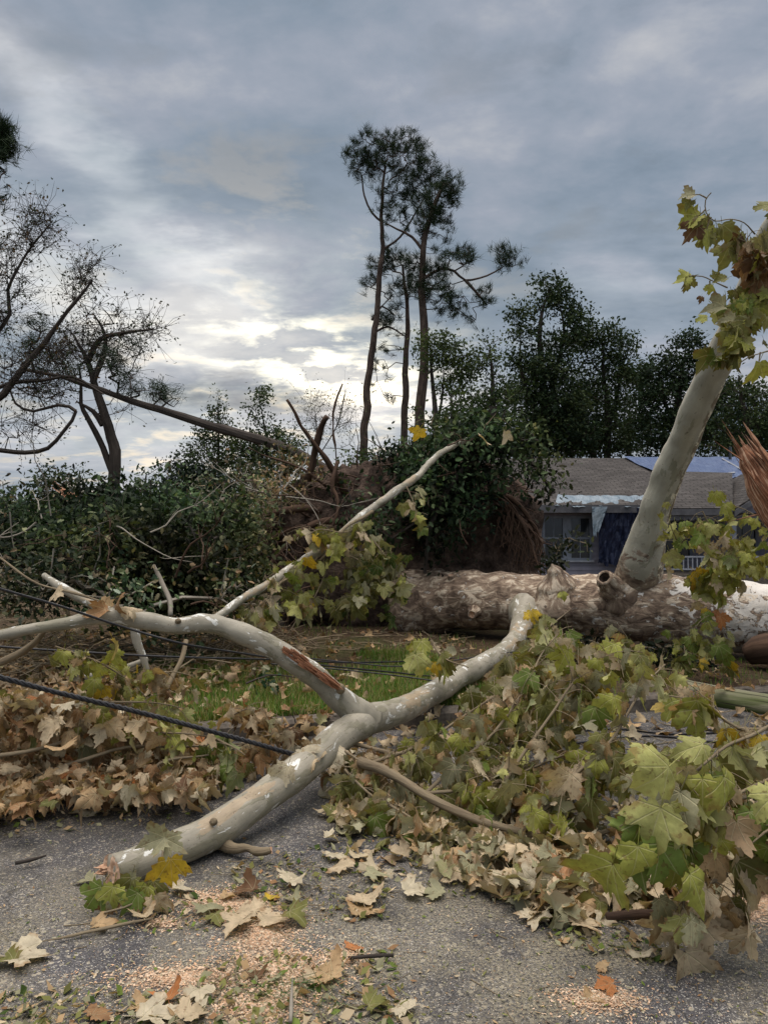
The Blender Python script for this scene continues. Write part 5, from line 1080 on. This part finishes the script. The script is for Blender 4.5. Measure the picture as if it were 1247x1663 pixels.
brush('fallen_oak_tree', 'large dark green fallen oak crown filling the lot at the left', 'tree', P(220, 990, 8.4),
      [(160, 860, 80, 34, 8.6), (230, 870, 80, 50, 8.2), (290, 900, 80, 50, 8.0), (150, 830, 50, 16, 9), (200, 920, 90, 50, 7.9), (320, 950, 60, 40, 8), (120, 900, 70, 40, 8.2), (250, 960, 90, 36, 7.7), (380, 920, 50, 50, 8.6, .8), (370, 850, 50, 40, 9, .8), (190, 825, 40, 16, 9), (60, 850, 70, 40, 9, .9), (40, 900, 60, 30, 8.4, .6), (300, 840, 60, 40, 9)], 202, .032, 24, .15, .072, dict(odk=3.5, omid=4, olt=3.5, opale=1.2),
      [[(240, 1010, 8.4), (220, 940, 8.2), (180, 880, 8.4), (140, 840, 8.6)], [(240, 1010, 8.4), (300, 950, 8.0), (350, 880, 8.6), (400, 830, 9)]])
brush('brush_pile', 'pile of grey green torn branches at the far left behind the dead leaves', 'brush pile', P(40, 990, 8.0),
      [(40, 845, 90, 26, 10), (90, 835, 70, 16, 10.5), (20, 870, 60, 40, 9, .7), (100, 940, 90, 20, 7.3, .7), (30, 960, 60, 24, 7.0, .9), (180, 975, 70, 16, 7.0, .5), (330, 800, 60, 30, 11, .6), (410, 800, 50, 40, 11, .7), (460, 770, 50, 30, 11.5, .7), (400, 970, 50, 24, 7.8, .5)], 203, .034, 18, .16, .066, dict(odk=3, omid=3, olt=2, opale=2, debris=3, osil=1),
      [[(0, 960, 8), (60, 900, 9), (120, 840, 10), (200, 820, 11)], [(200, 820, 11), (300, 825, 11), (400, 800, 11), (480, 760, 11.5)]], B_GREY)
brush('twiggy_brush', 'bare brown twiggy brush left of the upturned roots', 'brush', P(400, 960, 9.4), [(420, 850, 60, 50, 9.8), (380, 870, 60, 40, 9.6, .8), (440, 800, 40, 40, 10), (400, 920, 50, 30, 9.2)], 204, .06, 2, .1, .07, dict(debris=3, olt=1, opale=1), [[(430, 960, 9.6), (410, 880, 9.7), (440, 810, 10)], [(420, 950, 9.4), (370, 880, 9.4), (330, 840, 9.6)]], B_TWIG, tip=.004)
brush('young_shrub', 'small leafy shoot growing before the house window', 'shrub', P(905, 940, 10.2), [(900, 895, 12, 30, 10), (915, 880, 18, 14, 10), (895, 920, 14, 18, 10), (948, 888, 14, 10, 10, .7)], 205, .05, 5, .06, .085, dict(olt=3, opale=3, omid=2), [[(903, 948, 10), (902, 905, 10), (912, 880, 10)]], B_TWIG, tip=.004, bw=.012)
brush('low_brush', 'dull green brush and sticks lying beneath the fallen trunk', 'brush', P(960, 1070, 8.3), [(960, 1060, 80, 18, 8.6, .8), (1060, 1070, 70, 20, 8.2, .8), (900, 1075, 50, 16, 8.2, .7), (1150, 1085, 50, 14, 7.9, .5)], 206, .06, 7, .08, .08, dict(odk=3, omid=3, olt=2, debris=2), [[(880, 1080, 8.4), (980, 1065, 8.5), (1100, 1075, 8)]], B_DARK, tip=.005, bw=.02)
brush('low_brush', 'sprig of narrow green leaves lying on the lawn below the wound of the arching limb', 'brush', P(440, 1100, 6.6), [(440, 1097, 30, 10, 6.7, .5), (420, 1110, 26, 8, 6.4, .5)], 207, .05, 5, .05, .06, dict(odk=3, debris=1), [[(400, 1110, 6.5), (440, 1096, 6.6), (480, 1100, 6.8)]], B_DARK, tip=.003, bw=.01)

# --- torn sticks poking out of the brush
def poking(par, boxes, seed, mt=B_TWIG):
    r = np.random.default_rng(seed); mb = MT()
    for (xa, xb, ya, yb, d, n, L0) in boxes:
        for k in range(n):
            mb.brk(); p = P(r.uniform(xa, xb), r.uniform(ya, yb), d + r.uniform(-.4, .3)); dr = nrm(r.normal(size=3) * [1, .5, .8] + [0, 0, .15]); L = L0 * r.uniform(.4, 1.3); q = [p]
            for j in range(5): dr = nrm(dr + r.normal(0, .28, 3)); q.append(q[-1] + dr * L / 5); q[-1][2] = max(q[-1][2], .15)
            w = r.uniform(.004, .013); tube(mb, q, np.linspace(w, w * .3, 6), 5, .1, 0, cap=False)
            for m_ in range(2): a = q[r.integers(1, 5)]; e = nrm(dr + r.normal(0, .7, 3)); tube(mb, [a, a + e * L * .15, a + e * L * .3 + r.normal(0, .03, 3)], [w * .5, w * .35, w * .15], 4, .1, 0, cap=False)
    mb.build('twig', mt, par, True)
TH_ = {o['label'][:24]: o for o in COL.objects if o.type == 'EMPTY'}
poking(TH_['large dark green fallen o'[:24]], [(60, 380, 860, 990, 7.3, 16, .7)], 301, B_ROOT)
poking(TH_['pile of grey green torn '[:24]], [(-20, 260, 830, 960, 7.6, 15, .9), (300, 470, 760, 850, 10, 10, 1.1)], 302, B_GREY)
poking(TH_['bare brown twiggy brush '[:24]], [(370, 520, 800, 970, 9.2, 30, 1.1)], 303, B_ROOT)
poking(TH_['dark green oak limb drap'[:24]], [(600, 860, 700, 860, 10.2, 12, .7)], 304, B_ROOT)

# --- dead leafy branch: the brown heap on the left ---------------------------
r = np.random.default_rng(106); heap = thing('dead_leafy_branch', 'heaped fallen branch of curled brown sycamore leaves spilling off the kerb at the left', 'branch', G(150, 1280)); mt, ml = MT(), MB()
poly = [(-60, 1130), (60, 1120), (160, 1150), (250, 1170), (330, 1205), (350, 1250), (345, 1285), (240, 1296), (120, 1290), (60, 1312), (-60, 1320)]
q = inside(r, 1350, poly); pos = []
for x, y in q:
    g = G(x, max(y, 1180) + r.uniform(0, 40)); g2 = G(x, y + 6)[1]; d = min(g[1], g2) * r.uniform(.93, 1.0) if y > 1180 else r.uniform(4.3, 5.2); p = P(x, y, d); pos.append(p)
pos = np.array(pos); pos[:, 2] = np.maximum(pos[:, 2], .07); n = len(pos)
tp, nr = hang(r, n, .75); fl, fn = lay(r, n, .6); m_ = r.random(n) < .35; tp[m_] = fl[m_]; nr[m_] = fn[m_] * np.sign(fn[m_][:, 2:3])
put_leaves(ml, r, pos, tp, nr, .112 * r.uniform(.6, 1.3, n), pal(r, n, SY_B), 0, 1)
for path in ([(40, 1270, 4.4), (120, 1240, 4.4), (200, 1215, 4.5), (300, 1210, 4.6), (400, 1205, 4.8)], [(-30, 1230, 4.2), (60, 1220, 4.3), (140, 1190, 4.5), (220, 1150, 4.7)], [(230, 1290, 4.3), (260, 1240, 4.4), (340, 1225, 4.5)]): mt.brk(); tube(mt, S(path), np.linspace(.014, .005, len(path)), 7, .06, 0, wob=.02, cap=False)
for path, ns, sp, sz in (([(330, 1240, 4.7), (380, 1215, 4.8), (430, 1195, 4.9), (480, 1190, 5)], 18, SY_B, .13), ([(380, 1160, 5.3), (410, 1150, 5.4), (440, 1170, 5.4)], 10, SY_B, .13), ([(240, 1120, 5.0), (270, 1090, 5.0), (310, 1095, 5.1)], 6, SY_B, .13), ([(90, 1050, 4.6), (150, 1075, 4.7), (210, 1110, 4.8), (250, 1150, 4.8)], 14, dict(ygreen=3, olive=2, lime=1, tan=2, yellow=.7), .12), ([(180, 1140, 4.5), (250, 1140, 4.6), (300, 1150, 4.7)], 5, dict(ygreen=3, lime=2, olive=1), .12), ([(350, 1200, 4.6), (385, 1215, 4.5), (400, 1225, 4.5)], 3, dict(green=3, ygreen=1), .14), ([(40, 1120, 4.5), (100, 1150, 4.5), (150, 1180, 4.4)], 12, dict(olive=3, tan=3, beige=2), .13), ([(250, 1190, 4.5), (310, 1190, 4.5), (360, 1200, 4.6)], 7, dict(green=1, ygreen=1, lime=1, tan=2), .13)):
    spray(mt, ml, r, path, .007, .003, ns, .16, 3, sz, sp, dry=1)
mt.build('twig', B_TWIG, heap, True); ml.build('foliage', M_LEAF, heap, True)
mb = MB(); r = np.random.default_rng(120); pts = np.array([P(180, 985, 4.47), P(190, 982, 4.45), P(172, 990, 4.42), P(200, 990, 4.44), P(215, 992, 4.5), P(100, 960, 5.0)]); put_leaves(mb, r, pts, np.array([[-1, -.2, .1], [.5, -.6, .6], [-1, -.5, -.3], [1, -.4, .1], [1, 0, 0], [-1, -.2, -.3]]), np.tile([[0, -1, .8]], (6, 1)), .12, pal(r, 6, dict(brown=3, beige=1, tan=2)), 0, 1); mb.build('foliage', M_LEAF, heap, True)
# --- big green spray at lower right -------------------------------------------
r = np.random.default_rng(107); bg = thing('leafy_branch', 'low branch of large drooping green leaves nearest the camera at the lower right', 'branch', G(1250, 1480)); mt, ml = MT(), MB()
for path, ns, per, sz, sp in (([(1330, 1120, 3.3), (1247, 1180, 3.1), (1180, 1215, 2.95), (1120, 1260, 2.8), (1060, 1290, 2.7)], 15, 2, .17, dict(lime=4, ygreen=3, grey=2, beige=1)),
    ([(1320, 1250, 3.0), (1240, 1270, 2.9), (1180, 1300, 2.8), (1150, 1380, 2.75)], 10, 2, .16, dict(tan=3, beige=3, brown=2, olive=1)),
    ([(1300, 1180, 3.2), (1200, 1180, 3.1), (1150, 1140, 3.1), (1090, 1130, 3.2)], 6, 2, .13, dict(ygreen=3, beige=2, tan=2, yellow=1)),
    ([(1330, 1330, 2.8), (1260, 1340, 2.75), (1220, 1370, 2.7)], 6, 2, .16, dict(green=3, olive=2, beige=2)),
    ([(1247, 1290, 2.9), (1120, 1310, 2.75), (1040, 1350, 2.75), (1010, 1400, 2.8)], 10, 2, .17, dict(ygreen=4, green=4, olive=2)),
    ([(1180, 1420, 2.8), (1120, 1450, 2.78), (1110, 1480, 2.8)], 9, 2, .15, dict(beige=4, grey=3, tan=2, olive=1))):
    spray(mt, ml, r, path, .009, .003, ns, .14, per, sz, sp, hng=.35)
BL = [(1085, 1245, -.7, -.55, .21, 'lime'), (1140, 1265, -.1, -1, .22, 'ygreen'), (1120, 1250, -.8, -.7, .20, 'lime'), (1175, 1262, .5, -.9, .20, 'ygreen'), (1040, 1330, -.3, -1, .18, 'green'), (1080, 1330, .1, -1, .18, 'green'), (1035, 1375, -.2, -1, .17, 'ygreen'), (1090, 1360, .5, -1, .19, 'green'), (1100, 1400, .3, -1, .20, 'ygreen'), (1120, 1420, .5, -1, .19, 'ygreen'), (1060, 1390, -.1, -1, .17, 'green'), (1070, 1460, .5, -1, .14, 'grey'), (1120, 1495, .5, -.8, .14, 'grey'), (1105, 1490, .1, -.9, .13, 'lime'), (1240, 1370, -.6, -1, .18, 'green'), (1260, 1290, -.8, -.5, .17, 'lime'), (1060, 1225, -1, -.1, .15, 'lime'), (1140, 1210, -.9, -.1, .16, 'lime')]
put_leaves(ml, r, np.array([P(a, b, 2.62 + .1 * (k % 3)) for k, (a, b, *_) in enumerate(BL)]), np.array([[c, r.uniform(-.5, .1), d] for _, _, c, d, *_ in BL]), np.stack([r.normal(0, .6, len(BL)), -np.ones(len(BL)), r.uniform(.1, 1.1, len(BL))], -1), np.array([x[4] for x in BL]) * .78, np.array([PG[x[5]] for x in BL]) * r.uniform(.8, 1.05, (len(BL), 1)), T=FOLDT)
mt.build('twig', B_TWIG, bg, True); ml.build('foliage', M_LEAF, bg, True)
# --- small sprig at the sawn end ------------------------------------------------
r = np.random.default_rng(108); sg = thing('leaf_sprig', 'small sprig of green and yellow leaves tucked under the sawn limb end', 'sprig', G(225, 1480)); mt, ml = MT(), MB()
tube(mt, S([(265, 1372, 3.35), (262, 1400, 3.3), (240, 1440, 3.2), (215, 1468, 3.12), (170, 1482, 3.08)]), [.004] * 5, 6, .03, 0, cap=False)
BL = [(268, 1360, -.9, -.2, .11, 'grey'), (270, 1362, .9, -.3, .10, 'grey'), (278, 1395, .1, -1, .12, 'yellow'), (205, 1430, .5, -.9, .12, 'grey'), (185, 1440, -.2, -1, .11, 'ygreen'), (165, 1440, -.6, -.8, .12, 'green'), (240, 1440, -.3, -1, .10, 'ygreen'), (250, 1430, .2, -1, .11, 'olive'), (225, 1450, -.5, -.8, .10, 'green'), (255, 1455, .3, -1, .09, 'beige'), (190, 1465, -.9, -.3, .09, 'brown'), (215, 1425, -.2, -1, .10, 'olive')]
put_leaves(ml, r, np.array([P(a, b, 3.13 + .02 * (k % 4)) for k, (a, b, *_) in enumerate(BL)]), np.array([[c, -.3, d] for _, _, c, d, *_ in BL]), np.tile([[.1, -1, .5]], (len(BL), 1)), np.array([x[4] for x in BL]), np.array([PG[x[5]] for x in BL]))
mt.build('twig', B_TWIG, sg, True); ml.build('foliage', M_LEAF, sg, True)

# --- loose single leaves on the asphalt, each its own thing -------------------------
LEAVES = [
 (40, 1560, .15, 'pale', 0.2, 'pale star shaped leaf lying alone at the left edge of the bare asphalt'),
 (10, 1568, .10, 'olive', 3.0, 'darker leaf half under the pale one at the left edge'),
 (476, 1441, .13, 'pale', 1.4, 'clean pale cream leaf on dark asphalt just above the sawdust'),
 (590, 1468, .14, 'beige', 1.7, 'large tan pointed leaf lying flat at the middle of the road'),
 (588, 1484, .11, 'tan', 1.2, 'smaller tan leaf just under the large flat one mid road'),
 (165, 1506, .09, 'tan', 0.3, 'small folded tan leaf below the sawn limb end'),
 (233, 1497, .09, 'beige', 2.0, 'small cream leaf just right of the folded tan one'),
 (292, 1450, .10, 'pale', .3, 'narrow pale leaf beside the leafy sprig'),
 (142, 1436, .08, 'grey', 3.2, 'dull pale leaf left of the sawn limb end'),
 (338, 1482, .11, 'grey', 1.9, 'dull grey green leaf on the edge of the sawdust'),
 (352, 1496, .09, 'olive', 5.2, 'olive leaf touching the grey green leaf by the sawdust'),
 (370, 1461, .07, 'tan', .8, 'little tan leaf between limb and sawdust'),
 (405, 1492, .13, 'beige', 2.6, 'broad cream leaf in the row beside the sawdust'),
 (385, 1512, .12, 'beige', 4.1, 'pale leaf lowest in the row beside the sawdust'),
 (438, 1502, .12, 'beige', .5, 'cream leaf with raised rim right of the sawdust row'),
 (478, 1500, .11, 'olive', 5.6, 'curled olive green leaf at the right end of the row'),
 (442, 1461, .06, 'yellow', 1.0, 'tiny mustard yellow leaf above the row'),
 (472, 1468, .08, 'grey', 2.2, 'small grey green leaf beside the mustard yellow one'),
 (400, 1455, .11, 'dkbrown', 2.9, 'dark curled leaf standing above the row'),
 (556, 1416, .11, 'beige', 2.3, 'curled cream leaf behind the large flat one'),
 (546, 1398, .09, 'pale', 1.5, 'small pale leaf above the curled cream one'),
 (536, 1368, .08, 'pale', .1, 'pale leaf alone on dark asphalt near the leaf heap'),
 (530, 1590, .13, 'tan', 2.4, 'warm tan leaf upturned on the litter at the bottom centre'),
 (505, 1595, .07, 'beige', 3.4, 'small cream leaf beside the warm tan one'),
 (573, 1543, .05, 'orange', 1.1, 'tiny orange leaf scrap on the dusty asphalt'),
 (272, 1630, .09, 'orange', 2.0, 'rusty orange brown leaf near the bottom edge'),
 (228, 1641, .08, 'tan', 3.5, 'pinkish tan leaf left of the rusty one'),
 (160, 1656, .08, 'brown', .9, 'brown leaf cut by the bottom edge at the left'),
 (325, 1622, .095, 'pale', 5.0, 'pale yellowish leaf among the litter right of the rusty leaf'),
 (252, 1659, .13, 'pale', .2, 'largest pale leaf lying at the bottom edge'),
 (312, 1661, .11, 'beige', .9, 'cream leaf overlapping the largest pale one at the bottom edge'),
 (415, 1588, .07, 'dkbrown', 1.8, 'dark brown shrivelled leaf on the sawdust'),
 (670, 1455, .12, 'pale', .3, 'pale leaf at the front rim of the leaf heap, centre'),
 (705, 1456, .11, 'grey', 2.9, 'grey leaf beside the pale one at the front rim of the heap'),
 (945, 1508, .14, 'beige', .2, 'flat cream leaf in front of the heap at right centre'),
 (870, 1500, .12, 'pale', 4.4, 'pale downturned leaf at the heap front left of the flat cream one'),
 (1040, 1556, .07, 'pale', 1.3, 'pale leaf scrap on the asphalt below the green spray'),
 (978, 1576, .05, 'tan', 2.5, 'small tan scrap on bare asphalt at right centre'),
 (985, 1608, .07, 'orange', 3.3, 'orange tan curled scrap near the bottom right'),
 (962, 1622, .06, 'tan', .6, 'tan scrap with pale rim near the orange one'),
 (610, 1643, .09, 'olive', .5, 'olive scrap at the bottom edge right of the litter'),
 (655, 1645, .08, 'pale', 2.1, 'small pale leaf at the bottom edge right of centre'),
 (100, 1225, .14, 'tan', 2.2, 'tan leaf lying open on top of the brown heap'),
]
r = np.random.default_rng(109)
for k, (px, py, s, c, a, lab) in enumerate(LEAVES):
    mb = MB(); g = G(px, py) if py > 1300 else P(px, py, 4.0); put_leaves(mb, r, np.zeros((1, 3)), np.array([[math.cos(a), math.sin(a), .05]]), np.array([[r.normal(0, .12), r.normal(0, .12) - .15, 1]]), s * .92, np.array(PG[c]), 0, 0, FLATT)
    V = np.vstack(mb.V); zmin = V[:, 2].min(); cx, cy = V[:, 0].mean(), V[:, 1].mean()
    for v in mb.V: v -= [cx, cy, zmin]
    o = mb.build('fallen_leaf', M_LEAF, None, True); o.location = (g[0], g[1], g[2] + (.003 if py > 1300 else 0)); tag(o, lab, 'leaf', 'loose sycamore leaves on the road')

# --- leaf litter (stuff) -----------------------------------------------------------
r = np.random.default_rng(110); ml = MB()
def litter(poly, n, size, spec, z=(.0, .03), tilt=.45, lod=0, dry=1, ground=0.0):
    q = inside(r, n, poly); pos = np.array([G(x, y, ground) for x, y in q]); pos[:, 2] = pos[:, 2] + size * .12 + r.uniform(*z, n); t_, u = lay(r, n, tilt)
    put_leaves(ml, r, pos, t_, u, size * r.uniform(.5, 1.2, n), pal(r, n, spec), lod, dry)
LT = dict(beige=5, tan=4, pale=3, grey=3, brown=1.2, olive=1.6, orange=.1)
litter([(530, 1290), (700, 1330), (850, 1340), (1000, 1370), (1247, 1380), (1300, 1440), (1200, 1465), (1100, 1500), (980, 1490), (900, 1510), (840, 1480), (760, 1450), (720, 1430), (700, 1400), (600, 1370), (540, 1360)], 410, .112, LT, (0, .07))
litter([(760, 1380), (900, 1380), (1150, 1400), (1180, 1470), (1000, 1485), (880, 1500), (820, 1470)], 180, .115, LT, (.02, .12), .7)
litter([(560, 1220), (760, 1240), (1247, 1250), (1300, 1400), (900, 1370), (700, 1340), (560, 1330)], 220, .11, dict(tan=3, beige=3, grey=4, olive=4, brown=1), (0, .10), .7)
litter([(560, 1380), (720, 1385), (700, 1400), (640, 1430), (560, 1440)], 12, .10, LT)
litter([(-40, 1290), (340, 1270), (400, 1290), (300, 1310), (-40, 1345)], 60, .09, LT, (0, .01))
litter([(480, 1170), (620, 1190), (640, 1260), (480, 1260)], 26, .12, SY_B, (0, .05))
litter([(420, 1180), (620, 1170), (640, 1205), (430, 1215)], 60, .11, SY_B, (.03, .14), .7)
litter([(380, 1180), (1247, 1120), (1247, 1180), (900, 1220), (400, 1260)], 150, .11, dict(tan=3, brown=3, beige=2, grey=1), (0, .02), lod=1)
litter([(300, 1085), (760, 1050), (1247, 1080), (1247, 1120), (620, 1180), (420, 1170), (250, 1190)], 230, .10, dict(tan=3, brown=3, beige=2), (0, .03), lod=1, ground=.14)
litter([(-40, 1030), (480, 1030), (500, 1070), (420, 1110), (200, 1140), (-40, 1180)], 900, .10, dict(tan=3, brown=4, beige=1.5, olive=1, debris=3), (0, .12), .8, lod=1, ground=.14)
litter([(0, 1040), (480, 1030), (760, 1030), (760, 1062), (300, 1100), (0, 1180)], 500, .10, dict(tan=3, brown=4, dkbrown=3, debris=3), (0, .05), lod=1, ground=.14)
kind(tag(ml.build('leaf_litter', M_LEAF, smooth=True), 'thick litter of tan and cream sycamore leaves on road and verge', 'leaf litter'), 'stuff')
# crushed scraps and chips
r = np.random.default_rng(111); mb = MB()
def scraps(poly, n, s0, s1, spec, z=.002, zr=.006, tilt=.4, asp=.5):
    q = inside(r, n, poly); pos = np.array([G(x, y) for x, y in q]); pos[:, 2] = z + r.uniform(0, zr, n); a = r.uniform(0, 6.28, n); s = (s0 + (s1 - s0) * r.random(n) ** 3)[:, None]
    t_ = np.stack([np.cos(a), np.sin(a), r.normal(0, tilt * .5, n)], -1); u = np.stack([-np.sin(a), np.cos(a), r.normal(0, tilt, n)], -1) * r.uniform(.35, 1, (n, 1)) * asp
    V = np.stack([pos - t_ * s * .5, pos + u * s * .5, pos + t_ * s * .5, pos - u * s * .4], 1); V[..., 2] = np.maximum(V[..., 2], .0015); c = pal(r, n, spec); mb.add(V.reshape(-1, 3), np.arange(4 * n).reshape(-1, 4), np.repeat(c, 4, 0))
CR = dict(grey=4, olive=4, beige=2, tan=2, green=1, dgreen=1, brown=1)
full = [(-60, 1330), (300, 1300), (560, 1280), (1300, 1380), (1300, 1700), (-60, 1700)]
scraps(full, 3800, .006, .03, CR)
for po, n in (([(370, 1400), (560, 1370), (640, 1450), (620, 1500), (480, 1500), (380, 1450)], 650), ([(350, 1560), (640, 1540), (680, 1700), (60, 1700), (80, 1610), (300, 1620)], 1500), ([(-60, 1600), (70, 1620), (90, 1700), (-60, 1700)], 420), ([(860, 1480), (1060, 1520), (1080, 1570), (900, 1540)], 320), ([(120, 1440), (330, 1450), (420, 1500), (200, 1520)], 260), ([(-60, 1290), (360, 1280), (320, 1330), (-60, 1370)], 500), ([(560, 1340), (1150, 1450), (1060, 1510), (700, 1450), (540, 1400)], 900)):
    scraps(po, n, .008, .055, CR, .003, .015, .8, .7)
kind(tag(mb.build('crushed_leaf_scraps', M_FAR), 'crushed green and tan leaf scraps scattered over the asphalt', 'leaf scraps'), 'stuff')
mb = MB(); CH = dict(pale=4, beige=4, saw=3, sawo=2); PG.update(saw=(.62, .46, .32), sawo=(.52, .33, .20))
scraps(full, 15000, .003, .009, CH, .0015, .002, .3, .6)
for (px, py, rx, ry) in SAW:
    g = G(px, py); n = int(85000 * rx * ry * 3) ; a = r.uniform(0, 6.28, n); q = np.abs(r.normal(0, .75, n)); pos = np.stack([g[0] + np.cos(a) * rx * q, g[1] + np.sin(a) * ry * q, .002 + r.uniform(0, .006, n) * (q < .8)], -1)
    s = (.0014 + .007 * r.random(n) ** 2.4)[:, None]; b = r.uniform(0, 6.28, n); t_ = np.stack([np.cos(b), np.sin(b), r.normal(0, .25, n)], -1); u = np.stack([-np.sin(b), np.cos(b), r.normal(0, .25, n)], -1) * .5
    V = np.stack([pos - t_ * s, pos + u * s, pos + t_ * s, pos - u * s], 1); V[..., 2] = np.maximum(V[..., 2], .0015); mb.add(V.reshape(-1, 3), np.arange(4 * n).reshape(-1, 4), np.repeat(pal(r, n, dict(saw=3, sawo=3, pale=1)), 4, 0))
kind(tag(mb.build('sawdust', M_CHIP), 'pinkish sawdust and pale wood chips around the sawn limb', 'sawdust'), 'stuff')
# twig debris across lawn and road
r = np.random.default_rng(112); mb = MB()
def sticks(poly, n, L0, L1, w0, w1, ground=.14, zr=.15, sides=4):
    for x, y in inside(r, n, poly):
        g = G(x, y, ground); L = r.uniform(L0, L1); a = r.uniform(0, 6.28); z1, z2 = r.uniform(0, zr, 2); dr = np.array([math.cos(a), math.sin(a), 0]) * L / 2; w = r.uniform(w0, w1)
        m_ = g + r.normal(0, .04 * L, 3) + [0, 0, (z1 + z2) / 2]; tube(mb, [g - dr + [0, 0, z1 + w], np.maximum(m_, [-99, -99, g[2] + w]), g + dr + [0, 0, z2 + w]], [w, w * .8, w * .5], sides, L / 4, 0, cap=False, col=(1, 1, 1))
sticks([(-40, 960), (200, 1000), (460, 1040), (520, 1070), (300, 1110), (-40, 1120)], 520, .2, 1.0, .002, .010, .13, .3)
sticks([(400, 1030), (760, 1030), (700, 1060), (420, 1070)], 120, .2, .7, .003, .009, .13, .08)
sticks([(640, 1180), (1247, 1150), (1300, 1300), (700, 1330)], 60, .2, .6, .002, .006, .0, .03)
sticks(full, 75, .03, .14, .001, .0025, .0, .002)
sticks([(360, 1400), (620, 1400), (620, 1500), (400, 1480)], 30, .05, .2, .001, .003, .0, .02)
sticks([(300, 1580), (640, 1560), (640, 1663), (300, 1663)], 30, .05, .2, .001, .003, .0, .02)
sticks([(860, 720), (450, 700), (380, 900), (60, 860), (0, 960), (450, 1000), (860, 820)], 0, 1, 1, 1, 1)
kind(tag(mb.build('twig_debris', B_TWIG), 'scattered broken twigs over verge and road', 'twigs'), 'stuff')
r = np.random.default_rng(113)
mb = MB(); tufts(mb, r, np.array([G(440, 1612, .02), G(425, 1618, .02)]), nrm(np.array([[-.9, .3, .15], [-.8, -.2, .1]])), 60, .17, .002, [(.04, .08, .03), (.05, .10, .035)])
tag(mb.build('pine_sprig', M_NEEDLE), 'small green pine needle tuft on the litter at the bottom centre', 'pine sprig')
print('tris', sum(len(o.data.polygons) for o in COL.objects if o.type == 'MESH'))
